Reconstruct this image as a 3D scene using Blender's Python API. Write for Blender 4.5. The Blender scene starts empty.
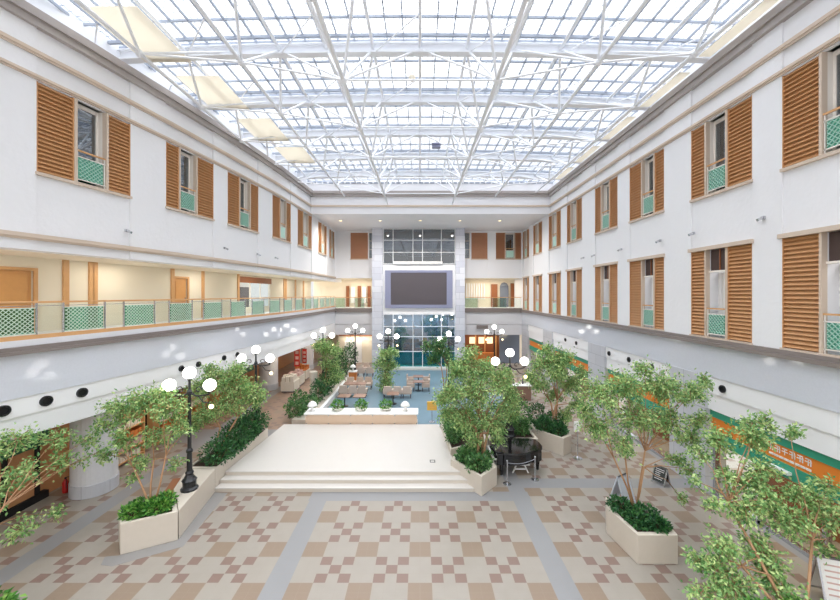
import bpy, math, random
import numpy as np
from mathutils import Vector, Matrix
random.seed(7); rng = np.random.default_rng(7)
S = bpy.context.scene; COL = S.collection
PI = math.pi
CZ = 7.3                      # eye height above the hall floor
def R(r): return CZ + r       # height given relative to the eye
def at(px, py, Y): return Vector(((px-420)/360*Y, Y, CZ-(py-294)/360*Y))
def srgb(r, g, b):
    f = lambda c: (c/255/12.92) if c/255 <= .04045 else ((c/255+.055)/1.055)**2.4
    return (f(r), f(g), f(b), 1)

# ------------------------------------------------------------------ materials
def mat(name, col, rough=.6, metal=0, spec=.5, bump=0, bscale=20, var=0, vscale=4, emit=0, ecol=None):
    m = bpy.data.materials.new(name); m.use_nodes = True
    nt = m.node_tree; b = nt.nodes['Principled BSDF']
    b.inputs['Base Color'].default_value = col; b.inputs['Roughness'].default_value = rough
    b.inputs['Metallic'].default_value = metal; b.inputs['Specular IOR Level'].default_value = spec
    tc = nt.nodes.new('ShaderNodeTexCoord')
    if var:
        n = nt.nodes.new('ShaderNodeTexNoise'); n.inputs['Scale'].default_value = vscale; n.inputs['Detail'].default_value = 4
        nt.links.new(tc.outputs['Object'], n.inputs['Vector'])
        mx = nt.nodes.new('ShaderNodeMix'); mx.data_type = 'RGBA'
        mx.inputs[6].default_value = tuple(c*(1-var) for c in col[:3])+(1,)
        mx.inputs[7].default_value = tuple(min(1, c*(1+var)) for c in col[:3])+(1,)
        nt.links.new(n.outputs['Fac'], mx.inputs[0]); nt.links.new(mx.outputs[2], b.inputs['Base Color'])
    if bump:
        n2 = nt.nodes.new('ShaderNodeTexNoise'); n2.inputs['Scale'].default_value = bscale; n2.inputs['Detail'].default_value = 5
        nt.links.new(tc.outputs['Object'], n2.inputs['Vector'])
        bp = nt.nodes.new('ShaderNodeBump'); bp.inputs['Strength'].default_value = bump; bp.inputs['Distance'].default_value = .03
        nt.links.new(n2.outputs['Fac'], bp.inputs['Height']); nt.links.new(bp.outputs['Normal'], b.inputs['Normal'])
    if emit:
        b.inputs['Emission Color'].default_value = ecol or col; b.inputs['Emission Strength'].default_value = emit
    return m
def glass(name, tint, clear, rough=.02):
    m = bpy.data.materials.new(name); m.use_nodes = True; nt = m.node_tree
    out = nt.nodes['Material Output']; nt.nodes.remove(nt.nodes['Principled BSDF'])
    t = nt.nodes.new('ShaderNodeBsdfTransparent'); t.inputs[0].default_value = tint
    g = nt.nodes.new('ShaderNodeBsdfGlossy'); g.inputs['Roughness'].default_value = rough
    f = nt.nodes.new('ShaderNodeLayerWeight'); f.inputs[0].default_value = .5
    pw = nt.nodes.new('ShaderNodeMath'); pw.operation = 'POWER'; pw.inputs[1].default_value = 5
    nt.links.new(f.outputs['Facing'], pw.inputs[0])
    mx = nt.nodes.new('ShaderNodeMixShader')
    mul = nt.nodes.new('ShaderNodeMath'); mul.operation = 'MULTIPLY_ADD'
    mul.inputs[1].default_value = 1.0-clear if clear > 0 else .15; mul.inputs[2].default_value = clear
    nt.links.new(pw.outputs[0], mul.inputs[0]); nt.links.new(mul.outputs[0], mx.inputs[0])
    nt.links.new(t.outputs[0], mx.inputs[1]); nt.links.new(g.outputs[0], mx.inputs[2])
    nt.links.new(mx.outputs[0], out.inputs[0]); return m
def leafmat(name, c1, c2, c3, trans=.3):
    m = bpy.data.materials.new(name); m.use_nodes = True; nt = m.node_tree
    b = nt.nodes['Principled BSDF']; out = nt.nodes['Material Output']
    g = nt.nodes.new('ShaderNodeNewGeometry'); r = nt.nodes.new('ShaderNodeValToRGB')
    e = r.color_ramp.elements; e[0].color = c1; e[1].color = c3; x = r.color_ramp.elements.new(.5); x.color = c2
    nt.links.new(g.outputs['Random Per Island'], r.inputs[0])
    nt.links.new(r.outputs[0], b.inputs['Base Color']); b.inputs['Roughness'].default_value = .42
    t = nt.nodes.new('ShaderNodeBsdfTranslucent'); nt.links.new(r.outputs[0], t.inputs[0])
    mx = nt.nodes.new('ShaderNodeMixShader'); mx.inputs[0].default_value = trans
    nt.links.new(b.outputs[0], mx.inputs[1]); nt.links.new(t.outputs[0], mx.inputs[2]); nt.links.new(mx.outputs[0], out.inputs[0])
    return m
M = dict(
 stucco=mat('white_stucco', srgb(238,238,240), .8, bump=.25, bscale=7, var=.015, vscale=3),
 plain=mat('white_plaster', srgb(238,238,241), .7),
 cream=mat('cream_plaster', srgb(240,229,208), .75),
 creamtrim=mat('cream_trim', srgb(242,235,226), .5),
 steel=mat('white_painted_steel', srgb(240,242,246), .45),
 bar=mat('grey_glazing_bar', srgb(162,170,184), .5),
 crown=mat('taupe_cornice', srgb(170,162,158), .5, var=.03),
 tan=mat('tan_moulding', srgb(212,194,176), .5),
 ledge=mat('brown_stone_ledge', srgb(132,122,118), .3, var=.04, vscale=8),
 stone=mat('polished_grey_stone', srgb(215,218,227), .07, spec=.3, var=.05, vscale=18),
 stone2=mat('matt_grey_stone', srgb(222,222,226), .35, var=.05, vscale=14),
 band=mat('white_panel', srgb(246,246,248), .5),
 dark=mat('black_void', srgb(18,18,20), .7),
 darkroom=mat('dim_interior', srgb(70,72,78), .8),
 wood=mat('orange_wood', srgb(214,164,112), .4, var=.08, vscale=6),
 louvre=mat('louvre_wood', srgb(201,149,100), .45, var=.04, vscale=3),
 louvreback=mat('brown_louvre_wood', srgb(186,132,98), .5, var=.05, vscale=3),
 doorwood=mat('door_wood', srgb(214,158,98), .35, var=.08, vscale=5),
 brown=mat('brown_timber', srgb(150,92,55), .45, var=.12, vscale=3),
 tanpanel=mat('tan_blind', srgb(196,142,98), .6, var=.06, vscale=2),
 teal=mat('pale_teal_lattice', srgb(186,222,208), .45),
 tealsheet=mat('teal_sheet', srgb(92,172,146), .4),
 tealglass=glass('teal_glass', srgb(150,212,192), .05),
 clear=glass('clear_glass', (.93,.96,.95,1), .02),
 winglass=glass('window_glass', (.55,.62,.66,1), .22),
 skyglass=glass('roof_glass', (.93,.96,1,1), .0),
 blueglass=glass('blue_facade_glass', srgb(168,182,194), .26),
 aqua=glass('turquoise_glass', srgb(90,205,212), .08),
 curtain=mat('sheer_white_curtain', srgb(240,238,236), .9),
 blindbrown=mat('dark_brown_blind', srgb(82,66,62), .6),
 roofblind=mat('cream_roof_blind', srgb(245,240,229), .8),
 black=mat('black_iron', srgb(28,30,34), .35, spec=.6),
 piano=mat('black_lacquer', srgb(14,14,16), .08, spec=.7),
 globe=mat('opal_globe', srgb(255,250,242), .4, emit=3.2, ecol=(1,.97,.93,1)),
 bulb=mat('warm_bulb', srgb(255,230,180), .4, emit=2.2, ecol=(1,.72,.38,1)),
 down=mat('warm_downlight', srgb(255,235,200), .4, emit=.45, ecol=(1,.75,.45,1)),
 marble=mat('cream_stage_stone', srgb(206,201,195), .3, var=.02, vscale=5),
 riser=mat('cream_stone_riser', srgb(204,195,182), .4, var=.02, vscale=5),
 planter=mat('beige_stone_planter', srgb(206,196,182), .5, var=.03, vscale=9, bump=.05, bscale=40),
 wallpanel=mat('tan_wall_panel', srgb(224,196,170), .5, var=.02),
 soil=mat('dark_soil', srgb(60,46,36), .95, bump=.6, bscale=30),
 bark=mat('tan_bark', srgb(172,132,98), .8, var=.2, vscale=12, bump=.3, bscale=40),
 stem=mat('brown_stem', srgb(84,66,44), .8),
 carpet=mat('blue_grey_floor', srgb(112,138,152), .35, var=.06, vscale=3),
 screen=mat('dark_led_screen', srgb(88,82,88), .5),
 bezel=mat('blue_grey_bezel', srgb(140,144,172), .4),
 chair=mat('beige_upholstery', srgb(206,186,172), .8),
 chairdark=mat('grey_blue_upholstery', srgb(120,128,142), .8),
 table=mat('dark_table_top', srgb(96,88,98), .3),
 tbrown=mat('brown_table_top', srgb(150,118,102), .4),
 chrome=mat('brushed_steel', srgb(205,206,210), .25, metal=.9),
 green=mat('teal_green_fascia', srgb(60,160,130), .4),
 dgreen=mat('dark_green_paint', srgb(50,104,78), .5),
 orange=mat('orange_sign', srgb(238,138,52), .4),
 white=mat('white_paint', srgb(245,244,242), .5),
 red=mat('red_banner', srgb(196,48,38), .6),
 redmetal=mat('red_enamel', srgb(186,34,34), .3),
 yellow=mat('yellow_sign', srgb(238,190,84), .5),
 goods1=mat('orange_goods', srgb(214,130,66), .6, var=.3, vscale=14),
 goods2=mat('pink_goods', srgb(214,180,172), .6, var=.2, vscale=14),
 goods3=mat('white_goods', srgb(228,220,206), .6, var=.1, vscale=14),
 paleblue=mat('pale_blue_board', srgb(206,214,226), .5),
 slate=mat('dark_slate_board', srgb(54,60,58), .5),
 grey=mat('grey_cloth', srgb(150,152,160), .8),
 inlay=mat('grey_floor_inlay', srgb(140,138,136), .35, var=.03),
 leafA=leafmat('ficus_leaf', srgb(84,136,74), srgb(150,190,118), srgb(208,224,152), .22),
 leafB=leafmat('dark_shrub_leaf', srgb(32,72,44), srgb(52,104,58), srgb(82,136,72), .2),
 leafC=leafmat('bright_ground_cover_leaf', srgb(44,100,40), srgb(86,150,58), srgb(150,196,92)),
 leafD=leafmat('deep_green_leaf', srgb(48,92,52), srgb(80,130,72), srgb(126,168,100), .25),
)
def fabric(m, amt):
    nt = m.node_tree; b = nt.nodes['Principled BSDF']; out = nt.nodes['Material Output']
    t = nt.nodes.new('ShaderNodeBsdfTranslucent'); t.inputs[0].default_value = b.inputs['Base Color'].default_value
    mx = nt.nodes.new('ShaderNodeMixShader'); mx.inputs[0].default_value = amt
    nt.links.new(b.outputs[0], mx.inputs[1]); nt.links.new(t.outputs[0], mx.inputs[2]); nt.links.new(mx.outputs[0], out.inputs[0])
fabric(M['roofblind'], .55)
# hall floor: 30 cm tiles, period of five
def floor_material():
    m = bpy.data.materials.new('patterned_floor_tile'); m.use_nodes = True; nt = m.node_tree; N = nt.nodes; L = nt.links
    b = N['Principled BSDF']; b.inputs['Roughness'].default_value = .35; b.inputs['Specular IOR Level'].default_value = .35
    tc = N.new('ShaderNodeTexCoord'); sp = N.new('ShaderNodeSeparateXYZ'); L.new(tc.outputs['Object'], sp.inputs[0])
    def op(o, a, c=None, d=None):
        n = N.new('ShaderNodeMath'); n.operation = o
        for i, v in enumerate((a, c, d)):
            if v is None: continue
            if isinstance(v, (int, float)): n.inputs[i].default_value = v
            else: L.new(v, n.inputs[i])
        return n.outputs[0]
    X, Y = sp.outputs[0], sp.outputs[1]
    a = op('ABSOLUTE', X)
    inner = op('LESS_THAN', a, 3.3)
    ph = op('ADD', op('MULTIPLY', inner, 4.2), -3.9)          # +.3 inside, -3.9 outside
    p = op('FLOORED_MODULO', op('ADD', a, ph), 1.5)
    q = op('FLOORED_MODULO', op('SUBTRACT', 12.1, Y), 1.5)
    ti = op('FLOOR', op('DIVIDE', p, .3)); tj = op('FLOOR', op('DIVIDE', q, .3))
    brown = op('MULTIPLY', op('LESS_THAN', ti, 1.5), op('LESS_THAN', tj, 1.5))
    i2 = op('COMPARE', ti, 2, .4); i3 = op('COMPARE', ti, 3, .4); i4 = op('COMPARE', ti, 4, .4)
    j2 = op('COMPARE', tj, 2, .4); j3 = op('COMPARE', tj, 3, .4); j4 = op('COMPARE', tj, 4, .4)
    small = op('ADD', op('MULTIPLY', op('ADD', i2, i4), op('ADD', j2, j4)), op('MULTIPLY', i3, j3))
    def between(v, lo, hi): return op('MULTIPLY', op('GREATER_THAN', v, lo), op('LESS_THAN', v, hi))
    strip = op('MAXIMUM', between(a, 3.3, 3.9), between(a, 10.5, 11.1))
    strip = op('MAXIMUM', strip, op('MULTIPLY', between(Y, 12.7, 13.3), op('LESS_THAN', a, 3.95)))
    strip = op('MAXIMUM', strip, op('MULTIPLY', between(Y, 13.55, 14.25), op('GREATER_THAN', X, 3.8)))
    strip = op('MAXIMUM', strip, op('MULTIPLY', between(Y, 17.6, 19.4), op('LESS_THAN', X, -6.5)))
    fx = op('FLOORED_MODULO', op('ADD', a, ph), .3); fy = op('FLOORED_MODULO', op('SUBTRACT', 12.1, Y), .3)
    joint = op('MAXIMUM', op('LESS_THAN', fx, .008), op('LESS_THAN', fy, .008))
    no = N.new('ShaderNodeTexNoise'); no.inputs['Scale'].default_value = 2.2; no.inputs['Detail'].default_value = 6
    L.new(tc.outputs['Object'], no.inputs['Vector'])
    def mix(f, c0, c1):
        n = N.new('ShaderNodeMix'); n.data_type = 'RGBA'; L.new(f, n.inputs[0])
        for k, c in ((6, c0), (7, c1)):
            if isinstance(c, tuple): n.inputs[k].default_value = c
            else: L.new(c, n.inputs[k])
        return n.outputs[2]
    c = mix(no.outputs['Fac'], srgb(149,142,132), srgb(158,151,142))
    redder = op('MULTIPLY', op('LESS_THAN', X, -6.2), op('GREATER_THAN', Y, 19.4))
    c = mix(redder, c, srgb(150,124,106))
    c = mix(brown, c, srgb(139,122,106)); c = mix(small, c, srgb(130,109,100))
    c = mix(strip, c, srgb(140,140,141))
    c = mix(op('MULTIPLY', joint, .35), c, srgb(150,138,128))
    L.new(c, b.inputs['Base Color']); return m
M['floor'] = floor_material()

def blocks(name, c1, c2, w, h):
    m = mat(name, c1, .35); nt = m.node_tree; N = nt.nodes; L = nt.links
    tc = N.new('ShaderNodeTexCoord'); sp = N.new('ShaderNodeSeparateXYZ'); cb = N.new('ShaderNodeCombineXYZ')
    ad = N.new('ShaderNodeMath'); ad.operation = 'ADD'
    L.new(tc.outputs['Object'], sp.inputs[0]); L.new(sp.outputs[0], ad.inputs[0]); L.new(sp.outputs[1], ad.inputs[1]); L.new(ad.outputs[0], cb.inputs[0]); L.new(sp.outputs[2], cb.inputs[1])
    br = N.new('ShaderNodeTexBrick'); br.inputs['Color1'].default_value = c1; br.inputs['Color2'].default_value = c2
    br.inputs['Mortar'].default_value = tuple(v*.72 for v in c1[:3])+(1,); br.inputs['Scale'].default_value = 1; br.inputs['Mortar Size'].default_value = .012
    br.inputs['Brick Width'].default_value = w; br.inputs['Row Height'].default_value = h; br.inputs['Bias'].default_value = -.1
    L.new(cb.outputs[0], br.inputs['Vector']); L.new(br.outputs['Color'], N['Principled BSDF'].inputs['Base Color']); return m
M['tower'] = blocks('banded_tower_stone', srgb(200,203,216), srgb(226,228,236), 1.4, .62)
M['pier'] = blocks('grey_pier_stone', srgb(198,200,207), srgb(205,207,213), 1.1, .62)
M['paleglass'] = glass('pale_green_glass', srgb(214,230,222), .06)
M['bluewall'] = mat('blue_interior_wall', srgb(104,122,130), .6, var=.25, vscale=1.5)
M['railteal'] = mat('pale_rail_lattice', srgb(212,226,212), .45)
# ------------------------------------------------------------------ mesh builder
LWY = [-6, 4, 9.86, 11.81, 15, 19, 23.58, 29, 33, 40]
LWX = [-15.2, -12.95, -11.5, -11.05, -10.42, -9.75, -9.17, -8.80, -8.72, -8.72]
def XL(y): return float(np.interp(y, LWY, LWX))
def LW(u, y, z): return (XL(y)+u, y, z)
RX = 10.48
def RW(u, y, z): return (RX-u, y, z)
BY = 37.0
def BW(u, y, z): return (y, BY-u, z)          # runs along x
def ID(u, y, z): return (u, y, z)
class MB:
    def __init__(s): s.v = []; s.f = []
    def box(s, u0, u1, y0, y1, z0, z1, fn=ID):
        br = [y0] + ([b for b in LWY if y0+1e-4 < b < y1-1e-4] if fn is LW else []) + [y1]
        b0 = len(s.v)
        for y in br:
            for (u, z) in ((u0, z0), (u1, z0), (u1, z1), (u0, z1)): s.v.append(fn(u, y, z))
        n = len(br)
        flip = fn is RW or fn is BW
        def q(*a): s.f.append(tuple(reversed(a)) if flip else a)
        q(b0, b0+1, b0+2, b0+3)
        e = b0+4*(n-1); q(e+3, e+2, e+1, e)
        for i in range(n-1):
            a = b0+4*i; c = a+4
            for k in range(4):
                k2 = (k+1) % 4; q(a+k2, a+k, c+k, c+k2)
        return s
    def prism(s, poly, z0, z1):
        n = len(poly); b = len(s.v)
        ar = sum(poly[i][0]*poly[(i+1) % n][1]-poly[(i+1) % n][0]*poly[i][1] for i in range(n))
        if ar < 0: poly = poly[::-1]
        for z in (z0, z1):
            for p in poly: s.v.append((p[0], p[1], z))
        s.f.append(tuple(range(b+n-1, b-1, -1))); s.f.append(tuple(range(b+n, b+2*n)))
        for i in range(n):
            j = (i+1) % n; s.f.append((b+i, b+j, b+n+j, b+n+i))
        return s
    def ring(s, outer, inner, z0, z1):
        n = len(outer); b = len(s.v)
        for poly, z in ((outer, z0), (outer, z1), (inner, z1), (inner, z0)):
            for p in poly: s.v.append((p[0], p[1], z))
        for k in range(4):
            k2 = (k+1) % 4
            for i in range(n):
                j = (i+1) % n
                s.f.append((b+k*n+i, b+k*n+j, b+k2*n+j, b+k2*n+i))
        return s
    def tube(s, pts, rad, n=6, cap=True):
        pts = [Vector(p) for p in pts]; m = len(pts); b = len(s.v)
        if not hasattr(rad, '__len__'): rad = [rad]*m
        for i, p in enumerate(pts):
            d = (pts[min(i+1, m-1)]-pts[max(i-1, 0)]).normalized()
            ref = Vector((0, 0, 1)) if abs(d.z) < .9 else Vector((0, 1, 0))
            a = d.cross(ref).normalized(); c = a.cross(d).normalized()
            for k in range(n):
                t = 2*PI*k/n; w = p+(a*math.cos(t)+c*math.sin(t))*rad[i]; s.v.append(tuple(w))
        for i in range(m-1):
            for k in range(n):
                k2 = (k+1) % n; s.f.append((b+i*n+k, b+i*n+k2, b+(i+1)*n+k2, b+(i+1)*n+k))
        if cap:
            s.f.append(tuple(range(b+n-1, b-1, -1))); s.f.append(tuple(range(b+(m-1)*n, b+m*n)))
        return s
    def bar(s, p, q, w, h=None):       # rectangular bar between two points
        h = h or w; p = Vector(p); q = Vector(q); d = (q-p).normalized()
        ref = Vector((0, 0, 1)) if abs(d.z) < .95 else Vector((0, 1, 0))
        a = d.cross(ref).normalized()*w/2; c = a.cross(d).normalized()*h/2; b = len(s.v)
        for o in (p, q):
            for (i, j) in ((-1, -1), (1, -1), (1, 1), (-1, 1)): s.v.append(tuple(o+a*i+c*j))
        s.f += [(b, b+1, b+2, b+3), (b+7, b+6, b+5, b+4)]
        for k in range(4):
            k2 = (k+1) % 4; s.f.append((b+k2, b+k, b+4+k, b+4+k2))
        return s
    def lathe(s, prof, c=(0, 0, 0), n=20):
        b = len(s.v)
        for (r, z) in prof:
            for k in range(n):
                t = 2*PI*k/n; s.v.append((c[0]+r*math.cos(t), c[1]+r*math.sin(t), c[2]+z))
        for i in range(len(prof)-1):
            for k in range(n):
                k2 = (k+1) % n; s.f.append((b+i*n+k, b+i*n+k2, b+(i+1)*n+k2, b+(i+1)*n+k))
        s.f.append(tuple(range(b+n-1, b-1, -1))); e = b+(len(prof)-1)*n; s.f.append(tuple(range(e, e+n)))
        return s
    def ball(s, c, r, n=14, sz=1):
        pr = [(max(.002, r*math.sin(PI*i/n)), -r*sz*math.cos(PI*i/n)) for i in range(n+1)]
        return s.lathe(pr, c, max(10, n+4))
    def build(s, name, m, parent=None, smooth=False, bevel=0, loc=None):
        me = bpy.data.meshes.new(name); o = bpy.data.objects.new(name, me); COL.objects.link(o)
        off = Vector((0, 0, 0))
        if parent is not None:
            o.parent = parent; p = parent
            while p is not None: off += p.location; p = p.parent
        elif loc is not None:
            off = Vector(loc); o.location = off
        me.from_pydata([tuple(Vector(v)-off) for v in s.v], [], s.f)
        me.materials.append(m if not isinstance(m, str) else M[m])
        if smooth: me.shade_smooth()
        if bevel:
            bv = o.modifiers.new('bevel', 'BEVEL'); bv.width = bevel; bv.segments = 2; bv.limit_method = 'ANGLE'
        me.update(); return o
def tag(o, label=None, cat=None, group=None, kind=None):
    if label: o['label'] = label
    if cat: o['category'] = cat
    if group: o['group'] = group
    if kind: o['kind'] = kind
    return o
def empty(name, loc, label=None, cat=None, group=None, kind=None):
    o = bpy.data.objects.new(name, None); o.location = loc; o.empty_display_size = .2; COL.objects.link(o)
    return tag(o, label, cat, group, kind)
def struct(o): o['kind'] = 'structure'; return o
KIDS = {}
def copy_tree(o, parent=None):
    c = o.copy(); COL.objects.link(c); c.parent = parent
    for ch in [x for x in bpy.data.objects if x.parent == o]: copy_tree(ch, c)
    return c
def inset(poly, d):
    n = len(poly); cx = sum(p[0] for p in poly)/n; cy = sum(p[1] for p in poly)/n
    out = []
    for p in poly:
        v = Vector((p[0]-cx, p[1]-cy)); l = v.length; v *= max(.1, (l-d*1.3)/l); out.append((cx+v.x, cy+v.y))
    return out
def solveY(px, u=0):          # depth on the left wall at a bearing
    lo, hi = 3.0, 60.0
    for _ in range(60):
        mid = (lo+hi)/2
        if 420+360*(XL(mid)+u)/mid < px: lo = mid
        else: hi = mid
    return lo
def rY(px, u=0): return 360*(RX-u)/(px-420)

# ------------------------------------------------------------------ FLOOR
YB = -5.0; YE = 41.0
struct(MB().box(-18, 16, YB, YE, -.3, 0).build('floor', 'floor'))
struct(MB().box(-5.9, 5.95, 19.95, 35.2, .001, .012).build('trim_1', 'carpet'))

# ------------------------------------------------------------------ WALL HELPERS
def wall_cells(mb, fn, yb, zb, holes, u0, u1, recess=.05):
    for (y0, y1) in zip(yb[:-1], yb[1:]):
        win = [h for h in holes if h[0] < (y0+y1)/2 < h[1]]
        for (z0, z1) in zip(zb[:-1], zb[1:]):
            if any(h[2] < (z0+z1)/2 < h[3] for h in win): continue
            mb.box(u0, u1-(recess if win else 0), y0, y1, z0, z1, fn)

def lattice(mb, fn, u, y0, y1, z0, z1, step=.12, w=.022):
    L = y1-y0; H = z1-z0
    t = -H
    while t < L:
        for sgn in (1, -1):
            a0, a1 = t, t+H; b0, b1 = 0, H
            c0 = max(0, a0); c1 = min(L, a1)
            if c1-c0 < .03: continue
            za, zb_ = c0-t, c1-t
            p = (y0+c0, z0+za); q = (y0+c1, z0+zb_)
            if sgn < 0: p = (y0+L-c0, z0+za); q = (y0+L-c1, z0+zb_)
            mb.bar(fn(u, p[0], p[1]), fn(u, q[0], q[1]), w, .012)
        t += step

wn = [0]
def window(fn, y0, y1, a, b, zb, zt, lower=False, fine=True, lou='louvre', glasscol='winglass'):
    """y0..y1 opening, a..b the glazed middle, shutters either side"""
    wn[0] += 1
    c = fn(0, (y0+y1)/2, zb)
    w = empty('window_%d' % wn[0], c, kind='structure')
    # frame: head, sill, jambs
    f = MB()
    f.box(-.12, .045, y0-.03, y1+.03, zb-.09, zb, fn)
    if lower: f.box(-.1, .09, y0-.06, y1+.06, zt, zt+.13, fn)
    for y in (a, b): f.box(-.12, .03, y-.035, y+.035, zb, zt, fn)
    f.build('window_frame', 'tan', w)
    # louvred shutters
    for (s0, s1) in ((y0, a-.035), (b+.035, y1)):
        if s1-s0 < .1: continue
        m = MB(); m.box(-.13, -.09, s0, s1, zb, zt, fn)
        n = max(4, int((zt-zb)/.125)); h = (zt-zb)/n
        for i in range(n):
            z = zb+i*h
            b0 = len(m.v)
            for y in (s0+.02, s1-.02):
                for (u, zz) in ((-.09, z+h*.98), (-.075, z+h), (.0, z+h*.3), (-.015, z+h*.2)): m.v.append(fn(u, y, zz))
            m.f += [(b0, b0+1, b0+2, b0+3), (b0+7, b0+6, b0+5, b0+4)]
            for k in range(4):
                k2 = (k+1) % 4; m.f.append((b0+k2, b0+k, b0+4+k, b0+4+k2))
        for y in (s0, s1-.03): m.box(-.09, 0, y, y+.03, zb, zt, fn)
        m.build('shutter', lou, w)
    # reveal box and room behind
    ia, ib = a+.035, b-.035
    rv = MB()
    for y in (ia-.03, ib): rv.box(-.5, -.12, y, y+.03, zb, zt, fn)
    rv.box(-.5, -.12, ia, ib, zb-.03, zb, fn); rv.box(-.5, -.12, ia, ib, zt, zt+.03, fn)
    rv.build('reveal', 'creamtrim' if not lower else 'plain', w)
    if not lower:
        g = MB(); ga, gb = ia+.05, ib-.06
        g.box(-.33, -.30, ga, gb, zb+.1, zt-.14, fn); g.build('pane', glasscol, w)
        fr = MB()
        fr.box(-.36, -.27, ia, ga, zb, zt, fn); fr.box(-.36, -.27, gb, ib, zb, zt, fn)
        fr.box(-.36, -.27, ga, gb, zb, zb+.1, fn); fr.box(-.36, -.27, ga, gb, zt-.14, zt, fn)
        fr.build('sash', 'creamtrim', w)
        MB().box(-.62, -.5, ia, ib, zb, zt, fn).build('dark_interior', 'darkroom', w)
    else:
        tz = zt-(zt-zb)*.24
        t = MB(); t.box(-.2, -.16, ia, ib, tz, zt, fn); tr = t.build('transom_blind', 'blindbrown', w)
        mm = (ia+ib)/2; MB().box(-.16, -.13, mm-.02, mm+.02, tz, zt, fn).build('mullion', 'brown', w)
        MB().box(-.22, -.08, ia, ib, tz-.06, tz, fn).build('transom_bar', 'creamtrim', w)
        cu = MB()
        nf = 9
        for i in range(nf):
            ya = ia+(ib-ia)*i/nf; yb_ = ia+(ib-ia)*(i+1)/nf; d = .03*(i % 2)
            cu.box(-.46+d, -.43+d, ya, yb_, zb, tz-.06, fn)
        cu.build('curtain', 'curtain', w)
    # guard rail with lattice
    rz = zb+1.02 if not lower else zb+1.0
    r = MB(); r.box(-.05, .0, ia-.02, ib+.02, rz, rz+.05, fn); hr = r.build('handrail', 'wood', w)
    p = MB()
    for y in (ia+.03, ib-.03): p.box(-.04, -.01, y-.012, y+.012, zb, rz, fn)
    p.box(-.04, -.01, ia, ib, zb+.1, zb+.13, fn); p.box(-.04, -.01, ia, ib, rz-.18, rz-.15, fn)
    p.build('guard_frame', 'creamtrim', w)
    l = MB()
    if fine: lattice(l, fn, -.02, ia+.08, ib-.08, zb+.14, rz-.19, .13, .03)
    else: l.box(-.03, -.01, ia+.08, ib-.08, zb+.14, rz-.19, fn)
    l.build('lattice_panel', 'teal', w)
    if fine:
        MB().box(-.045, -.04, ia+.06, ib-.06, zb+.14, rz-.19, fn).build('teal_sheet', 'tealsheet', w)

# ------------------------------------------------------------------ RIGHT WALL
RYB = -1.0
rw = [(7.0, 10.42), (11.36, 13.92), (15.46, 18.0), (19.1, 21.56), (23.3, 25.67), (26.8, 29.3), (30.9, 33.3), (34.6, 36.6)]
rin = [(7.9, 9.40), (12.3, 13.2), (16.1, 17.0), (19.9, 20.8), (24.1, 25.0), (27.6, 28.5), (31.7, 32.6), (35.2, 36.1)]
ZU0, ZU1 = R(3.62), R(6.30); ZL0, ZL1 = R(-1.55), R(1.60)
mb = MB()
ybr = sorted([RYB, 40.0]+[y for w in rw for y in w])
holes = [(a, b, ZU0-.05, ZU1+.0) for a, b in rw]+[(a, b, ZL0-.02, ZL1) for a, b in rw]
wall_cells(mb, RW, ybr, [R(-1.6), ZL0-.02, ZL1, ZU0-.05, ZU1, R(7.86)], holes, -.62, 0)
struct(mb.build('wall_right', 'stucco'))
for i, ((y0, y1), (a, b)) in enumerate(zip(rw, rin)):
    window(RW, y0, y1, a, b, ZU0, ZU1, False, i < 5)
for i, ((y0, y1), (a, b)) in enumerate(zip(rw, rin)):
    window(RW, y0, y1, a, b, ZL0, ZL1, True, i < 5)
def mouldings(fn, y0, y1, upto=None):
    t = []
    m = MB(); m.box(0, .05, y0, y1, R(7.02), R(7.08), fn); m.box(0, .08, y0, y1, R(7.08), R(7.14), fn); m.box(0, .05, y0, y1, R(7.14), R(7.2), fn); t.append((m, 'tan'))
    m = MB(); m.box(0, .05, y0, y1, R(6.33), R(6.38), fn); m.box(0, .09, y0, y1, R(6.38), R(6.46), fn); t.append((m, 'tan'))
    m = MB(); m.box(-.62, .12, y0, y1, R(7.86), R(8.08), fn); m.box(-.62, .2, y0, y1, R(8.08), R(8.14), fn); m.box(-.62, .16, y0, y1, R(8.14), R(8.36), fn); t.append((m, 'crown'))
    return t
TR = [1]
def trim(m, material):
    TR[0] += 1; return struct(m.build('trim_%d' % TR[0], material))
for m, k in mouldings(RW, RYB, 29.1): trim(m, k)
m = MB(); m.box(-.62, .10, RYB, 37, R(-1.72), R(-1.6), RW); m.box(-.62, .18, RYB, 37, R(-1.84), R(-1.72), RW); trim(m, 'ledge')
m = MB(); m.box(-.62, 0, RYB, 37, R(-2.98), R(-1.84), RW); trim(m, 'stone')
# pale fascia bays between the stone piers
piers = [(13.2, 15.1), (20.4, 22.4), (28.5, 30.6), (35.0, 37.0)]
edges = [RYB]+[v for p in piers for v in p]
m = MB()
for i in range(0, len(edges)-1, 2):
    m.box(-.62, -.04, edges[i], edges[i+1], R(-3.58), R(-2.98), RW); m.box(-.62, -.09, edges[i], edges[i+1], R(-4.2), R(-3.58), RW)
trim(m, 'band')
m = MB()
for (a, b) in piers: m.box(-.75, .02, a, b, 0, R(-2.98), RW)
trim(m, 'pier')

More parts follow.
